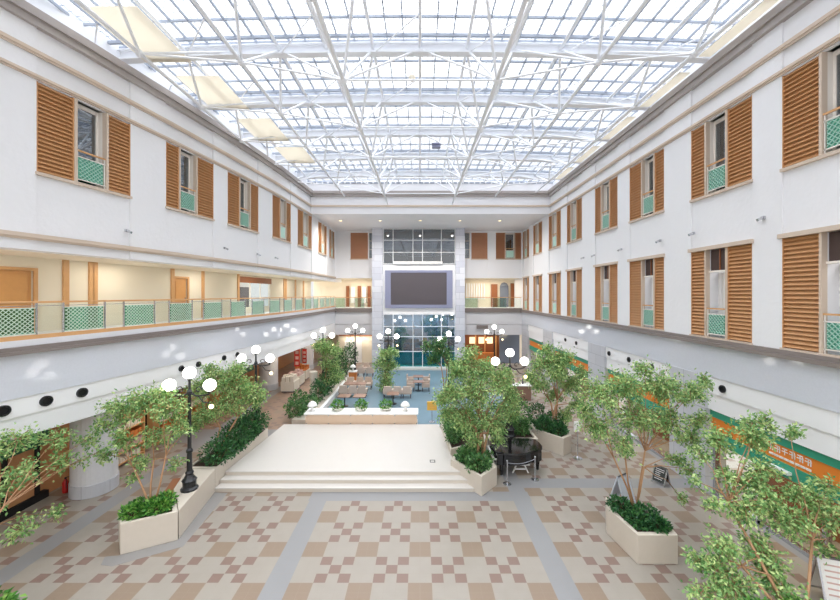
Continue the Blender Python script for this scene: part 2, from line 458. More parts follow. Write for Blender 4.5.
# ------------------------------------------------------------------ LEFT WALL
lwpx = [((36.5, 130.5), (75.5, 107)), ((166, 213.5), (179.5, 196.5)), ((227.7, 258.3), (239.5, 250)), ((272.5, 290.7), (280, 286)), ((297.7, 311.7), (303, 308))]
lw = [((solveY(a), solveY(b)), (solveY(c), solveY(d))) for (a, b), (c, d) in lwpx]
lw += [((31.0, 33.6), (31.9, 32.7)), ((34.6, 36.6), (35.2, 36.0))]
LYB = 2.0
holes = [(w[0][0], w[0][1], ZU0-.05, ZU1) for w in lw]
ybr = sorted([LYB, 40.0]+[y for w in lw for y in w[0]])
mb = MB(); wall_cells(mb, LW, ybr, [R(1.29), ZU0-.05, ZU1, R(7.86)], holes, -.62, 0)
struct(mb.build('wall_left', 'stucco'))
for i, (o, n) in enumerate(lw): window(LW, o[0], o[1], n[0], n[1], ZU0, ZU1, False, i < 3, 'louvre', 'winglass')
for m, k in mouldings(LW, LYB, 29.1): trim(m, k)
m = MB(); m.box(0, .06, LYB, 37, R(1.58), R(1.64), LW); m.box(0, .1, LYB, 37, R(1.64), R(1.76), LW); trim(m, 'tan')
# balcony: slab, ceiling, back wall
BD = -2.5
struct(MB().box(BD-.1, .02, LYB, 37, R(-1.5), R(-1.32), LW).build('balcony_floor', 'stone2'))
m = MB(); m.box(BD-.1, .10, LYB, 37, R(-1.62), R(-1.5), LW); m.box(-.6, .16, LYB, 37, R(-1.72), R(-1.62), LW); trim(m, 'ledge')
m = MB(); m.box(-.6, 0, LYB, 37, R(-2.96), R(-1.72), LW); trim(m, 'stone')
m = MB(); m.box(-.6, -.04, LYB, 37, R(-3.5), R(-2.96), LW); m.box(-.6, -.09, LYB, 37, R(-4.12), R(-3.5), LW); trim(m, 'band')
struct(MB().box(BD-.1, -.62, LYB, 37, R(1.27), R(1.4), LW).build('balcony_ceiling', 'cream'))
struct(MB().box(-8.5, -.6, LYB, 41, R(-4.2), R(-4.1), LW).build('arcade_ceiling', 'cream'))
opn = (solveY(239, BD), solveY(271, BD))
dd = (9.2, solveY(33, BD)); sd = (solveY(174, BD), solveY(187, BD))
m = MB()
ybr = sorted([LYB, 37.0, *opn, *dd, *sd])
hl = [(dd[0], dd[1], R(-1.5), R(.80)), (sd[0], sd[1], R(-1.5), R(.80)), (opn[0], opn[1], R(-.9), R(1.15))]
wall_cells(m, LW, ybr, [R(-1.32), R(-.9), R(.80), R(1.15), R(1.27)], hl, BD-.2, BD, 0)
struct(m.build('wall_balcony', 'cream'))
# pilasters on the balcony wall
m = MB()
for px in (65, 90.5, 94, 172, 202.5, 238):
    y = solveY(px, BD); m.box(BD, BD+.06, y-.09, y+.09, R(-1.32), R(1.27), LW)
for y in (solveY(284, BD), 30.2, 32.4, 34.6): m.box(BD, BD+.06, y-.14, y+.14, R(-1.32), R(1.27), LW)
trim(m, 'wood')
def door(n, fn, u, y0, y1, z0, z1, leaves, label=None):
    d = empty('door_%d' % n, fn(u, (y0+y1)/2, z0), kind='structure')
    f = MB()
    f.box(u-.02, u+.05, y0-.1, y0, z0, z1+.1, fn); f.box(u-.02, u+.05, y1, y1+.1, z0, z1+.1, fn); f.box(u-.02, u+.05, y0, y1, z1, z1+.1, fn)
    f.build('door_frame', 'wood', d)
    w = (y1-y0)/leaves
    for i in range(leaves):
        a = y0+i*w
        l = MB(); l.box(u-.1, u-.05, a+.01, a+w-.01, z0, z1, fn)
        for (z2, z3) in ((z0+.15, z0+.85), (z0+1.0, z1-.15)):
            l.box(u-.05, u-.03, a+.12, a+w-.12, z2, z3, fn)
        lf = l.build('door_leaf', 'doorwood', d)
        hy = a+w-.1 if i == 0 else a+.1
        MB().box(u-.05, u+.02, hy-.02, hy+.02, z0+1.0, z0+1.12, fn).build('handle', 'chrome', lf)
    return d
door(1, LW, BD, dd[0], dd[1], R(-1.32), R(.80), 2)
door(2, LW, BD, sd[0], sd[1], R(-1.32), R(.80), 1)
# room behind the balcony's glazed opening
sh = empty('window_30', LW(BD, sum(opn)/2, R(-.9)), kind='structure')
MB().box(BD-.02, BD+.04, opn[0], opn[1], R(.75), R(1.15), LW).build('timber_header', 'brown', sh)
MB().box(BD-1.9, BD-1.8, opn[0]-.5, opn[1]+.5, R(-1.32), R(1.27), LW).build('rear_wall', 'stone2', sh)
m = MB()
for t in (0, .33, .66, 1.0):
    y = opn[0]+(opn[1]-opn[0]-.06)*t; m.box(BD-.12, BD-.06, y, y+.06, R(-.9), R(.75), LW)
m.build('window_frame', 'creamtrim', sh)
MB().box(BD-.1, BD-.09, opn[0], opn[1], R(-.9), R(.75), LW).build('pane', 'clear', sh)
m = MB(); m.box(BD-1.6, BD-1.2, opn[0]+1.4, opn[0]+3.4, R(-1.32), R(.5), LW); m.build('cabinet', 'table', sh)

# balustrade on the balcony edge
bal = empty('balustrade', LW(0, 20, R(-1.32)), 'long glass balustrade with orange timber handrail and teal lattice panels on the left balcony', 'railing')
m = MB(); m.box(-.07, 0, LYB, 37, R(-.27), R(-.21), LW); m.build('handrail', 'wood', bal, bevel=.01)
m = MB(); m.box(-.06, 0, LYB, 37, R(-1.32), R(-1.2), LW); m.build('bottom_rail', 'wood', bal)
m = MB(); m.box(-.04, -.02, LYB, 37, R(-.36), R(-.34), LW); m.build('upper_rail', 'chrome', bal)
k = -3; ys = []
while True:
    a = 11.3+1.85*k
    if a+1.2 > 36.9: break
    if a > LYB:
        ys.append((a, a+1.2))
    k += 1
for (a, b) in ys:
    for y in (a, b):
        MB().box(-.055, -.015, y-.02, y+.02, R(-1.2), R(-.27), LW).build('baluster_post', 'chrome', bal)
    l = MB(); lattice(l, LW, -.03, a+.06, b-.06, R(-1.16), R(-.42), .115, .03)
    l.box(-.04, -.02, a+.03, b-.03, R(-1.18), R(-1.15), LW); l.box(-.04, -.02, a+.03, b-.03, R(-.43), R(-.40), LW)
    lp = l.build('lattice_panel', 'railteal', bal)
    MB().box(-.05, -.045, a+.04, b-.04, R(-1.16), R(-.42), LW).build('teal_pane', 'tealglass', lp)
    MB().box(-.04, -.03, b+.03, b+.62, R(-1.19), R(-.30), LW).build('glass_pane', 'clear', bal)

# wall lamps (small spot fittings)
def spot(fn, y, label):
    c = fn(0, y, R(2.32)); o = empty('wall_spotlight', c, label, 'light', 'small wall spotlights')
    MB().box(0, .05, y-.06, y+.06, R(2.27), R(2.37), fn).build('mount', 'chrome', o)
    p = Vector(fn(.05, y, R(2.32))); q = Vector(fn(.2, y, R(2.25)))
    MB().tube([p, q], .045, 8).build('lamp_head', 'chrome', o)
names = ['nearest', 'second', 'third', 'fourth', 'fifth', 'sixth', 'seventh']
for i, y in enumerate([10.97, 13.77, 15.68, 18.7, 21.6, 23.0]):
    spot(RW, y, 'small grey spotlight on the right white wall, %s from the viewer' % names[i])
for i, px in enumerate([126, 224, 257, 275]):
    spot(LW, solveY(px), 'small grey spotlight on the left white wall, %s from the viewer' % names[i])
# round vent holes in the fascias
def port(fn, y, z, label, r=.155, u=-.04):
    m = MB(); n = 18; b = len(m.v)
    for (uu, rr) in ((u, r), (u+.05, r), (u+.05, r*.72), (u-.02, r*.72)):
        for k in range(n):
            t = 2*PI*k/n; m.v.append(fn(uu, y+rr*math.cos(t), z+rr*math.sin(t)))
    for i in range(3):
        for k in range(n):
            k2 = (k+1) % n; m.f.append((b+i*n+k, b+i*n+k2, b+(i+1)*n+k2, b+(i+1)*n+k))
    c = fn(u, y, z); o = empty('round_vent', c, label, 'vent', 'round black vents in the pale fascia')
    m.build('rim', 'black', o)
    m2 = MB(); b = 0
    for k in range(n):
        t = 2*PI*k/n; m2.v.append(fn(u+.012, y+r*.73*math.cos(t), z+r*.73*math.sin(t)))
    for k in range(n):
        t = 2*PI*k/n; m2.v.append(fn(u+.002, y+r*.73*math.cos(t), z+r*.73*math.sin(t)))
    m2.f = [tuple(range(n)), tuple(range(2*n-1, n-1, -1))]+[(k, (k+1) % n, n+(k+1) % n, n+k) for k in range(n)]
    m2.build('grille', 'dark', o)
lp = [9.93, 10.87, 11.8, 15.6, 16.55, 18.2, 19.2]
for i, y in enumerate(lp): port(LW, y, R(-3.23), 'round black vent in the left fascia below the balcony, %s from the viewer' % names[i], .155 if y < 13 else .13)
for i, y in enumerate([12.5, 16.3, 18.1, 20.0, 24.2, 26.0]): port(RW, y, R(-3.3), 'round black vent in the right fascia above the shops, %s from the viewer' % names[i], .13)

# ------------------------------------------------------------------ BACK END
FY = 29.1
m = MB(); m.box(-9.3, 10.9, FY, FY+.5, R(6.47), R(9.0)); struct(m.build('wall_back_fascia', 'plain'))
m = MB(); m.box(-9.3, 10.9, FY-.12, FY, R(7.86), R(8.08)); m.box(-9.3, 10.9, FY-.2, FY, R(8.08), R(8.14)); m.box(-9.3, 10.9, FY-.16, FY, R(8.14), R(8.30)); trim(m, 'crown')
m = MB(); m.box(-9.3, 10.9, FY-.07, FY, R(7.04), R(7.18)); trim(m, 'tan')
m = MB()
for i in range(44):
    x = -9.2+i*.455; m.box(x, x+.36, FY-.05, FY, R(8.92), R(9.06))
trim(m, 'bar')
struct(MB().box(-9.4, 11, FY+.5, 41, R(6.47), R(6.7)).build('ceiling_gallery', 'plain'))
# back wall: upper
bw = [(-7.15, -5.35), (5.28, 6.95), (7.8, 10.4)]
ybr = sorted([-9.0, -4.2, *[v for w in bw[:1] for v in w]])
m = MB(); zbb = [R(1.64), ZU0-.05, ZU1, R(6.47)]
wall_cells(m, BW, sorted([-9.0, -4.2, -7.15, -5.35]), zbb, [(-7.15, -5.35, ZU0-.05, ZU1), ], -.5, 0)
wall_cells(m, BW, sorted([3.9, 10.9, 5.28, 6.95, 7.8, 10.4]), zbb, [(5.28, 6.95, ZU0-.05, ZU1), (7.8, 10.4, ZU0-.05, ZU1)], -.5, 0)
m.box(-9.0, -4.2, BY-.02, BY, R(1.64), R(1.72)); struct(m.build('wall_back', 'plain'))
def shutter_only(y0, y1):
    wn[0] += 1
    w = empty('window_%d' % wn[0], BW(0, (y0+y1)/2, ZU0), kind='structure')
    m = MB(); m.box(-.13, -.09, y0, y1, ZU0, ZU1, BW)
    n = 21; h = (ZU1-ZU0)/n
    for i in range(n): m.box(-.09, -.02, y0+.03, y1-.03, ZU0+i*h+.02, ZU0+(i+1)*h-.02, BW)
    m.build('shutter', 'louvreback', w)
    MB().box(-.1, .06, y0-.05, y1+.05, ZU0-.1, ZU0, BW).build('window_sill', 'tan', w)
shutter_only(-7.15, -5.35); shutter_only(5.28, 6.95)
window(BW, 7.8, 10.4, 8.75, 9.75, ZU0, ZU1, False, False, 'louvreback')
# slim glazed slots beside the tower
for (x0, x1) in ((-5.25, -4.72), (4.45, 5.1)):
    wn[0] += 1; w = empty('window_%d' % wn[0], ((x0+x1)/2, BY, ZU0), kind='structure')
    MB().box(0, .02, x0, x1, ZU0, ZU1, BW).build('pane', 'winglass', w)
    fr = MB()
    for z in (ZU0, ZU0+.9, ZU0+1.8, ZU1-.05): fr.box(0, .05, x0, x1, z, z+.05, BW)
    for x in (x0, x1-.04): fr.box(0, .05, x, x+.04, ZU0, ZU1, BW)
    fr.build('window_frame', 'creamtrim', w)
# gallery
struct(MB().box(-10, 12, 36.9, 41, R(-1.6), R(-1.45)).build('gallery_floor', 'stone2'))
m = MB(); m.box(-8.8, -4.3, BY-.12, BY+.1, R(-1.9), R(-1.45)); m.box(4.2, RX, BY-.12, BY+.1, R(-1.9), R(-1.45)); trim(m, 'ledge')
m = MB()
for (a, b) in ((-8.8, -4.3), (4.2, RX)):
    m.box(a, b, BY, BY+.3, R(-3.1), R(-1.9)); m.box(a, b, BY+.05, BY+.3, R(-4.2), R(-3.12))
trim(m, 'stone2')
struct(MB().box(-12, 14, 40.6, 40.9, 0, R(6.6)).build('wall_rear', 'cream'))
struct(MB().box(-12, 14, BY+.5, 40.6, R(1.64), R(1.75)).build('ceiling_rear', 'cream'))
# gallery rear details
gl = empty('trim_60', (-6.5, 40.5, R(-1.45)), kind='structure')
m = MB()
for x in (-8.3, -7.0, -5.9): m.box(x, x+.35, 40.4, 40.58, R(-1.45), R(.9))
m.build('dark_doorway', 'brown', gl)
m = MB()
for x in (-7.75, -6.5, -5.4): m.box(x, x+.45, 40.4, 40.58, R(-1.0), R(.8))
m.build('white_panel', 'white', gl)
gr = empty('trim_61', (7.5, 40.5, R(-1.45)), kind='structure')
m = MB()
for i in range(9): m.box(4.9+i*.28, 4.9+i*.28+.14, 40.4, 40.58, R(-.6), R(1.2))
m.build('white_slat', 'white', gr)
m = MB(); m.box(8.0, 8.7, 40.4, 40.58, R(-1.45), R(1.1)); m.box(10.2, 10.6, 40.4, 40.58, R(-1.45), R(1.2)); m.build('dark_doorway', 'brown', gr)
m = MB(); m.box(9.0, 9.9, 40.3, 40.58, R(-1.45), R(.9)); m.lathe([(.45, 0), (.44, .1), (.3, .3), (.02, .42)], (9.45, 40.44, R(.9)), 14); m.build('grey_alcove', 'chairdark', gr)
for (a, b, lab) in ((-8.7, -4.75, 'clear glass balustrade with timber rail on the back gallery left of the tower'), (4.45, 10.4, 'clear glass balustrade with timber rail on the back gallery right of the tower')):
    o = empty('balustrade', ((a+b)/2, BY, R(-1.45)), lab, 'railing')
    MB().box(a, b, BY-.05, BY, R(-.38), R(-.32)).build('handrail', 'wood', o)
    n = 4
    for i in range(n):
        x0 = a+(b-a)*i/n; x1 = a+(b-a)*(i+1)/n
        MB().box(x0, x0+.04, BY-.04, BY-.01, R(-1.45), R(-.38)).build('baluster_post', 'chrome', o)
        MB().box(x0+.06, x1-.02, BY-.03, BY-.02, R(-1.40), R(-.42)).build('glass_pane', 'clear' if i % 2 else 'paleglass', o)
# tower block with the screen
TY = 35.3
tw = MB()
for (x0, x1) in ((-4.72, -3.66), (3.5, 4.41)):
    z = 0; i = 0
    while z < R(6.45):
        z1 = min(z+.62, R(6.45)); d = .012*(i % 2)
        tw.box(x0+d, x1-d, TY+d, BY+1.5, z, z1); z = z1; i += 1
struct(tw.build('wall_tower', 'tower'))
m = MB(); m.box(-3.66, 3.5, TY+.2, TY+.6, R(-1.95), R(2.94)); struct(m.build('wall_tower_panel', 'band'))
def curtainwall(name, z0, z1, vx, hz, gm, split=None):
    w = empty(name, (0, TY+.25, z0), kind='structure')
    f = MB()
    for x in vx: f.box(x-.03, x+.03, TY+.1, TY+.3, z0, z1)
    for z in hz: f.box(-3.66, 3.5, TY+.12, TY+.28, z-.03, z+.03)
    f.build('mullion_grid', 'steel', w)
    if split:
        MB().box(-3.66, 3.5, TY+.18, TY+.2, split, z1).build('pane', gm, w)
        MB().box(-3.66, 3.5, TY+.18, TY+.2, z0, split).build('turquoise_pane', 'aqua', w)
    else: MB().box(-3.66, 3.5, TY+.18, TY+.2, z0, z1).build('pane', gm, w)
    MB().box(-3.66, 3.5, TY+1.9, TY+2.0, z0, z1).build('interior_wall', 'bluewall' if split else 'darkroom', w)
vx = [-3.6, -2.65, -.69, .25, 2.1, 3.45]
curtainwall('window_40', R(2.94), R(6.45), vx, [R(2.97), R(4.1), R(5.3), R(6.4)], 'blueglass')
MB().box(-2.6, 2.2, TY-.02, TY+.12, R(2.96), R(3.2)).build('sill_box', 'white', bpy.data.objects['window_40'])
curtainwall('window_41', .08, R(-1.95), vx, [.12, 1.64, R(-4.2), R(-3.2), R(-2.0)], 'blueglass', 1.64)
m = MB(); m.box(-3.9, 3.8, TY-.9, TY+.1, 0, .1); trim(m, 'marble')
sc = empty('video_screen', (0, TY+.2, R(-1.4)), 'large dark video screen in blue grey frame on the tower wall', 'screen')
m = MB(); X0, X1, Z0, Z1 = -3.43, 3.2, R(-1.38), R(2.33)
m.box(X0, -2.87, TY+.02, TY+.2, Z0, Z1); m.box(2.62, X1, TY+.02, TY+.2, Z0, Z1)
m.box(-2.87, 2.62, TY+.02, TY+.2, Z0, R(-1.05)); m.box(-2.87, 2.62, TY+.02, TY+.2, R(2.1), Z1)
m.build('frame', 'bezel', sc)
MB().box(-2.87, 2.62, TY+.06, TY+.18, R(-1.05), R(2.1)).build('display', 'screen', sc)
# back ground floor shops
bs = empty('trim_62', (7.4, 40, 0), kind='structure')
m = MB(); m.box(4.6, 10.6, 39.4, 39.5, 0, 3.1); m.build('timber_back_wall', 'brown', bs)
m = MB()
for x in (5.4, 6.4, 7.3): m.box(x, x+.62, 39.25, 39.38, 1.9, 2.6)
m.build('lit_sign', 'down', bs)
m = MB()
for x in (4.7, 6.0, 7.0, 8.2): m.box(x, x+.12, 39.1, 39.38, 0, 3.0)
m.build('timber_post', 'wood', bs)
m = MB(); m.box(5.0, 8.0, 38.4, 39.0, 0, 1.0); m.build('counter', 'goods1', bs)
m = MB(); m.box(8.4, 10.5, 38.0, 38.2, 0, 3.0); m.build('dim_partition', 'chairdark', bs)
bl = empty('trim_63', (-6.6, 39, 0), kind='structure')
m = MB(); m.box(-8.7, -4.75, 38.4, 38.6, 0, 3.1); m.build('pale_wall', 'cream', bl)
m = MB(); m.box(-8.0, -6.2, 38.25, 38.38, 0, 2.3); m.build('door_panel', 'white', bl)
m = MB(); m.box(-8.6, -4.8, 38.2, 38.38, 2.85, 3.1); m.build('dark_header', 'brown', bl)
tag(MB().box(5.8, 6.95, BY-.16, BY-.1, R(-3.55), R(-3.2)).build('wall_plaque', 'ledge', loc=(6.4, BY-.1, R(-3.55))), 'dark oblong plaque on the pale back fascia', 'sign')

# ------------------------------------------------------------------ ROOF
GZ = R(9.1)
XA, XB = -13.4, 11.2; YA, YZ = -4, FY+.3
def arch(x): return GZ+.18-.0022*x*x
ro = empty('ceiling', (0, 12, GZ), kind='structure')
m = MB(); n = 24
for i in range(n+1):
    x = XA+(XB-XA)*i/n
    for y in (YA, YZ): m.v.append((x, y, arch(x)+.12))
for i in range(n): m.f.append((2*i, 2*i+2, 2*i+3, 2*i+1))
m.build('roof_glazing', 'skyglass', ro)
m = MB(); x = -13.2
while x < XB:
    m.box(x-.022, x+.022, YA, YZ, arch(x)+.02, arch(x)+.11); x += .6
m.build('glazing_bar', 'bar', ro)
m = MB(); x = -13.1
while x < XB:
    m.box(x-.007, x+.007, YA, YZ, arch(x)+.125, arch(x)+.14); x += .2
y = YA
while y < YZ:
    for i in range(n):
        x0 = XA+(XB-XA)*i/n; x1 = XA+(XB-XA)*(i+1)/n
        m.bar((x0, y, arch(x0)+.145), (x1, y, arch(x1)+.145), .014, .012)
    y += .23
m.build('wire_grid', 'bar', ro)
m = MB(); y = YA
while y < YZ:
    for i in range(n):
        x0 = XA+(XB-XA)*i/n; x1 = XA+(XB-XA)*(i+1)/n
        m.bar((x0, y, arch(x0)+.05), (x1, y, arch(x1)+.05), .05, .08)
    y += 1.15
m.build('glazing_transom', 'bar', ro)
beams = [FY-2.0-3.45*k for k in range(9)]
m = MB()
for y in beams:
    for i in range(n):
        x0 = XA+(XB-XA)*i/n; x1 = XA+(XB-XA)*(i+1)/n
        m.bar((x0, y, arch(x0)-.05), (x1, y, arch(x1)-.05), .26, .04)
        m.bar((x0, y, arch(x0)-.22), (x1, y, arch(x1)-.22), .05, .32)
        m.bar((x0, y, arch(x0)-.40), (x1, y, arch(x1)-.40), .30, .05)
m.build('main_beam', 'steel', ro)
m = MB()
for y in beams:
    for dy in (-.42, .42): 
        for i in range(n):
            x0 = XA+(XB-XA)*i/n; x1 = XA+(XB-XA)*(i+1)/n
            m.bar((x0, y+dy, arch(x0)-.02), (x1, y+dy, arch(x1)-.02), .09, .10)
m.build('purlin', 'bar', ro)
m = MB(); LX = [-12.1, -10.38, -8.65, -6.92, -5.19, -3.46, -1.73, 0, 1.73, 3.46, 5.19, 6.92, 8.65, 10.2]
for x in LX: m.tube([(x, YA, arch(x)-.18), (x, YZ, arch(x)-.18)], .06, 8)
m.build('upper_chord', 'steel', ro)
low = [(-9.5, R(8.15)), (-6.05, R(7.85)), (-2.6, R(7.25)), (2.6, R(7.25)), (6.05, R(7.85)), (9.3, R(8.15))]
nodes = [26.0-3.45*k for k in range(8)]
m = MB()
for (x, z) in low: m.tube([(x, YA, z), (x, 28.9, z)], .07 if abs(x) < 5 else .06, 8)
m.build('lower_chord', 'steel', ro)
m = MB(); m2 = MB(); m3 = MB()
for y in nodes:
    for j, (x, z) in enumerate(low):
        near = sorted(LX, key=lambda q: abs(q-x))[:2]
        for q in near:
            for dy in (-2.3, 1.15):
                m.tube([(x, y, z), (q, y+dy, arch(q)-.2)], .052, 6, False)
        m2.ball((x, y, z), .13, 8)
        if j < 5:
            x2, z2 = low[j+1]; m3.tube([(x, y, z), (x2, y, z2)], .035, 6, False)
            xm = min(LX, key=lambda q: abs(q-(x+x2)/2)); m.tube([(x, y, z), (xm, y+1.15, arch(xm)-.2)], .04, 6, False); m.tube([(x2, y, z2), (xm, y+1.15, arch(xm)-.2)], .04, 6, False)
    for q in LX: m2.ball((q, y+1.15, arch(q)-.2), .09, 6)
m.build('diagonal_strut', 'steel', ro); m2.build('node', 'steel', ro); m3.build('tie_rod', 'steel', ro)
m = MB()
for y in beams:
    for x in LX[::2]:
        m.tube([(x, y, arch(x)-.4), (x+1.7, y-1.7, arch(x)-.25)], .025, 6, False)
m.build('wind_brace', 'steel', ro)
o = empty('roof_loudspeaker', (.92, 20.4, R(8.35)), 'small dark slatted box hanging under the middle of the roof', 'loudspeaker')
MB().box(.68, 1.16, 20.25, 20.55, R(8.42), R(8.52)).box(.68, 1.16, 20.25, 20.55, R(8.28), R(8.38)).box(.88, .96, 20.3, 20.5, R(8.38), R(8.42)).build('case', 'bezel', o)
MB().tube([(.92, 20.4, R(8.52)), (.92, 20.4, R(9.2))], .015, 6).build('hanger', 'bar', o)
o = empty('roof_lamp', (-.33, 14.8, R(8.75)), 'small round pale yellow lamp hanging under the middle of the roof', 'lamp')
MB().ball((-.33, 14.8, R(8.88)), .14, 12).build('globe', 'roofblind', o, smooth=True)
MB().tube([(-.33, 14.8, R(9.0)), (-.33, 14.8, R(9.25))], .015, 6).build('hanger', 'bar', o)
# curb above the cornice, set back
m = MB(); m.box(-.62, -.3, -1, FY, R(8.36), R(9.25), RW); m.box(-.62, -.3, LYB, FY, R(8.36), R(9.25), LW); trim(m, 'steel')
# roof blinds
ord_ = ['nearest the viewer', 'second from the viewer', 'third from the viewer', 'fourth from the viewer', 'fifth from the viewer', 'farthest from the viewer']
for k in range(5):
    y0 = beams[5-k]-3.0+ (.5 if k else .5); y1 = y0+2.6
    x0 = max(-10.2, XL(y0)+.9)
    o = MB().box(x0, x0+1.7, y0, y1, R(8.62), R(8.64)).build('roof_blind', 'roofblind', loc=(x0+.85, (y0+y1)/2, R(8.62)))
    tag(o, 'flat cream sunblind hung under the roof beside the left cornice, %s' % ord_[k], 'blind', 'cream roof blinds')
for k in range(6):
    y0 = beams[5-k]-2.9 if k < 6 else 0; y1 = y0+2.5
    o = MB().box(9.98, 10.4, y0, y1, R(8.5), R(8.53)).build('roof_blind', 'roofblind', loc=(10, (y0+y1)/2, R(8.5)))
    tag(o, 'narrow cream sunblind hung under the roof along the right cornice, %s' % ord_[k], 'blind', 'cream roof blinds')

# ------------------------------------------------------------------ LEFT ARCADE
SX = -13.5
struct(MB().box(-13.95, -13.62, 3, 41, 0, R(-4.1)).build('wall_arcade', 'tanpanel'))
def column(x, y, r, z1, label):
    o = empty('column', (x, y, 0), kind='structure')
    MB().lathe([(r, .45), (r, z1)], (x, y, 0), 32).build('shaft', 'stone2', o, smooth=False)
    MB().lathe([(r+.03, 0), (r+.03, .45)], (x, y, 0), 32).build('plinth', 'pier', o)
column(-12.15, 13.45, .68, R(-4.1), '')
column(-11.65, 27.7, .68, R(-4.1), '')
column(-11.0, 35.0, .6, R(-4.1), '')
sf = empty('shopfront', (SX, 9, 0), 'tan panelled shopfront with black mullions and green fascia under the left balcony', 'shopfront')
MB().box(SX-.1, SX+.1, 4, 13.0, 1.95, 3.1).build('fascia', 'dgreen', sf)
for y in (6.4, 8.2, 10.0, 11.6, 12.6):
    MB().box(SX-.1, SX+.06, y, y+.14, .25, 1.95).build('mullion', 'dark', sf)
for (a, b) in ((6.54, 8.2), (8.34, 10.0), (10.14, 11.6), (11.74, 12.6)):
    MB().box(SX-.08, SX, a, b, .25, 1.95).build('blind_panel', 'tanpanel', sf)
MB().box(SX-.1, SX+.1, 4, 13.0, 0, .25).build('plinth', 'dark', sf)
sg = empty('shopfront', (SX, 20, 0), 'green framed shopfront stacked with orange goods between the left round columns', 'shopfront')
MB().box(SX-.1, SX+.15, 14.4, 26.8, 2.1, 3.08).build('fascia', 'dgreen', sg)
for y in (14.4, 16.8, 19.2, 21.6, 24.0, 26.4):
    MB().box(SX-.1, SX+.2, y, y+.3, 0, 2.1).build('post', 'dgreen', sg)
for i, y in enumerate((14.7, 17.1, 19.5, 21.9, 24.3)):
    MB().box(SX-.09, SX-.05, y, y+2.1, 0, 2.1).build('rear_panel', 'dark' if i % 2 else 'brown', sg)
rs = random.Random(3)
for i, y in enumerate((14.9, 17.4, 19.8, 22.2, 24.6)):
    d = empty('display_shelf', (SX+.6, y+.8, 0), 'timber display shelf of orange and white goods, %s from the viewer' % names[i], 'shelf', 'goods shelves under the left balcony')
    fr = MB(); fr.box(SX+.3, SX+.9, y, y+.05, 0, 2.0); fr.box(SX+.3, SX+.9, y+1.55, y+1.6, 0, 2.0); fr.box(SX+.3, SX+.34, y+.05, y+1.55, 0, 2.0)
    for z in (.1, .55, 1.0, 1.45, 1.95): fr.box(SX+.34, SX+.9, y+.05, y+1.55, z, z+.04)
    fr.build('carcass', 'wood', d)
    for z in (.14, .59, 1.04, 1.49):
        g = MB()
        t = y+.1
        while t < y+1.4:
            w = rs.uniform(.1, .22); g.box(SX+.45, SX+.85, t, t+w, z, z+rs.uniform(.15, .34)); t += w+.03
        g.build('stacked_goods', rs.choice(['goods1', 'goods3', 'goods1', 'goods2']), d)
aw = empty('shop_awning', (-11.9, 23.5, 2.2), 'dark green curved awning over the left shopfront behind the second lamp', 'awning')
m = MB()
prof = [(1.55*math.sin(t), 1.0*math.cos(t)) for t in np.linspace(PI/2, 0.02, 9)]
b = 0
for (px_, pz) in prof:
    for y in (22.2, 25.4): m.v.append((SX+.2+px_, y, 2.15+pz*.9))
for i in range(8): m.f.append((2*i, 2*i+1, 2*i+3, 2*i+2))
c = len(m.v); 
m.f.append(tuple(range(0, 18, 2))); m.f.append(tuple(range(1, 18, 2))[::-1])
m.build('canopy', 'dgreen', aw)
MB().box(SX+.1, SX+1.8, 22.2, 25.4, 1.98, 2.15).build('valance', 'dgreen', aw)
# far left market stalls
st = random.Random(5)
for i, (px, Y) in enumerate(((291, 27.2), (297, 29.0), (303, 31.0))):
    X = (px-420)/360*Y
    o = empty('market_stall', (X, Y, 0), 'goods stall with white boxes below the red banners, %s from the viewer' % names[i], 'stall', 'goods stalls by the far left shops')
    MB().box(X-.55, X+.45, Y-.6, Y+.6, 0.1, .8).build('counter', 'goods3', o)
    MB().box(X-.5, X+.4, Y-.55, Y+.55, 0, .1).build('plinth', 'table', o)
    g = MB()
    for a in range(4):
        for b_ in range(3):
            x = X-.5+b_*.32; y = Y-.55+a*.28; g.box(x, x+.24, y, y+.22, .8, .8+st.uniform(.1, .45))
    g.build('boxed_goods', ['goods3', 'goods2', 'goods1'][i], o)
for i, (px, py, Y, w, h) in enumerate(((297, 357, 30, .46, 1.6), (304.5, 356, 33, .4, 1.3), (296, 345, 29, .5, .7))):
    p = at(px, py, Y); o = empty('hanging_banner', (p.x, p.y, p.z-h/2), ['long red cloth banner hanging over the goods stalls', 'short red banner farther back among the stalls', 'small white and red banner hung highest above the stalls'][i], 'banner', 'red shop banners')
    MB().box(p.x-w/2, p.x+w/2, Y-.01, Y+.01, p.z-h/2, p.z+h/2).build('cloth', 'red', o)
    mm = MB()
    for k in range(3): mm.box(p.x-w*.28, p.x+w*.28, Y-.015, Y-.011, p.z-h*.4+k*h*.28, p.z-h*.4+k*h*.28+h*.16)
    mm.build('pale_mark', 'goods2', o)
    MB().tube([(p.x-w/2-.05, Y, p.z+h/2), (p.x+w/2+.05, Y, p.z+h/2)], .02, 8).build('hanging_rod', 'black', o)
    MB().tube([(p.x, Y, p.z+h/2), (p.x, Y, R(-4.1))], .008, 6).build('cord', 'black', o)
tag(MB().lathe([(.28, 0), (.28, .1), (.24, .12), (.24, 1.25), (.29, 1.28), (.29, 1.75), (.26, 1.8)], ((313.5-420)/360*25.6, 25.6, 0), 20).build('pedestal', 'goods3', loc=((313.5-420)/360*25.6, 25.6, 0)), 'pale round pedestal beside the walkway near the goods stalls', 'pedestal')
fe = empty('fire_extinguisher', (-13.05, 13.35, 0), 'red fire extinguisher at the foot of the left round column', 'fire extinguisher')
MB().lathe([(.085, 0), (.09, .03), (.09, .38), (.05, .46), (.03, .5)], (-13.05, 13.25, 0), 16).build('cylinder', 'redmetal', fe, smooth=True)
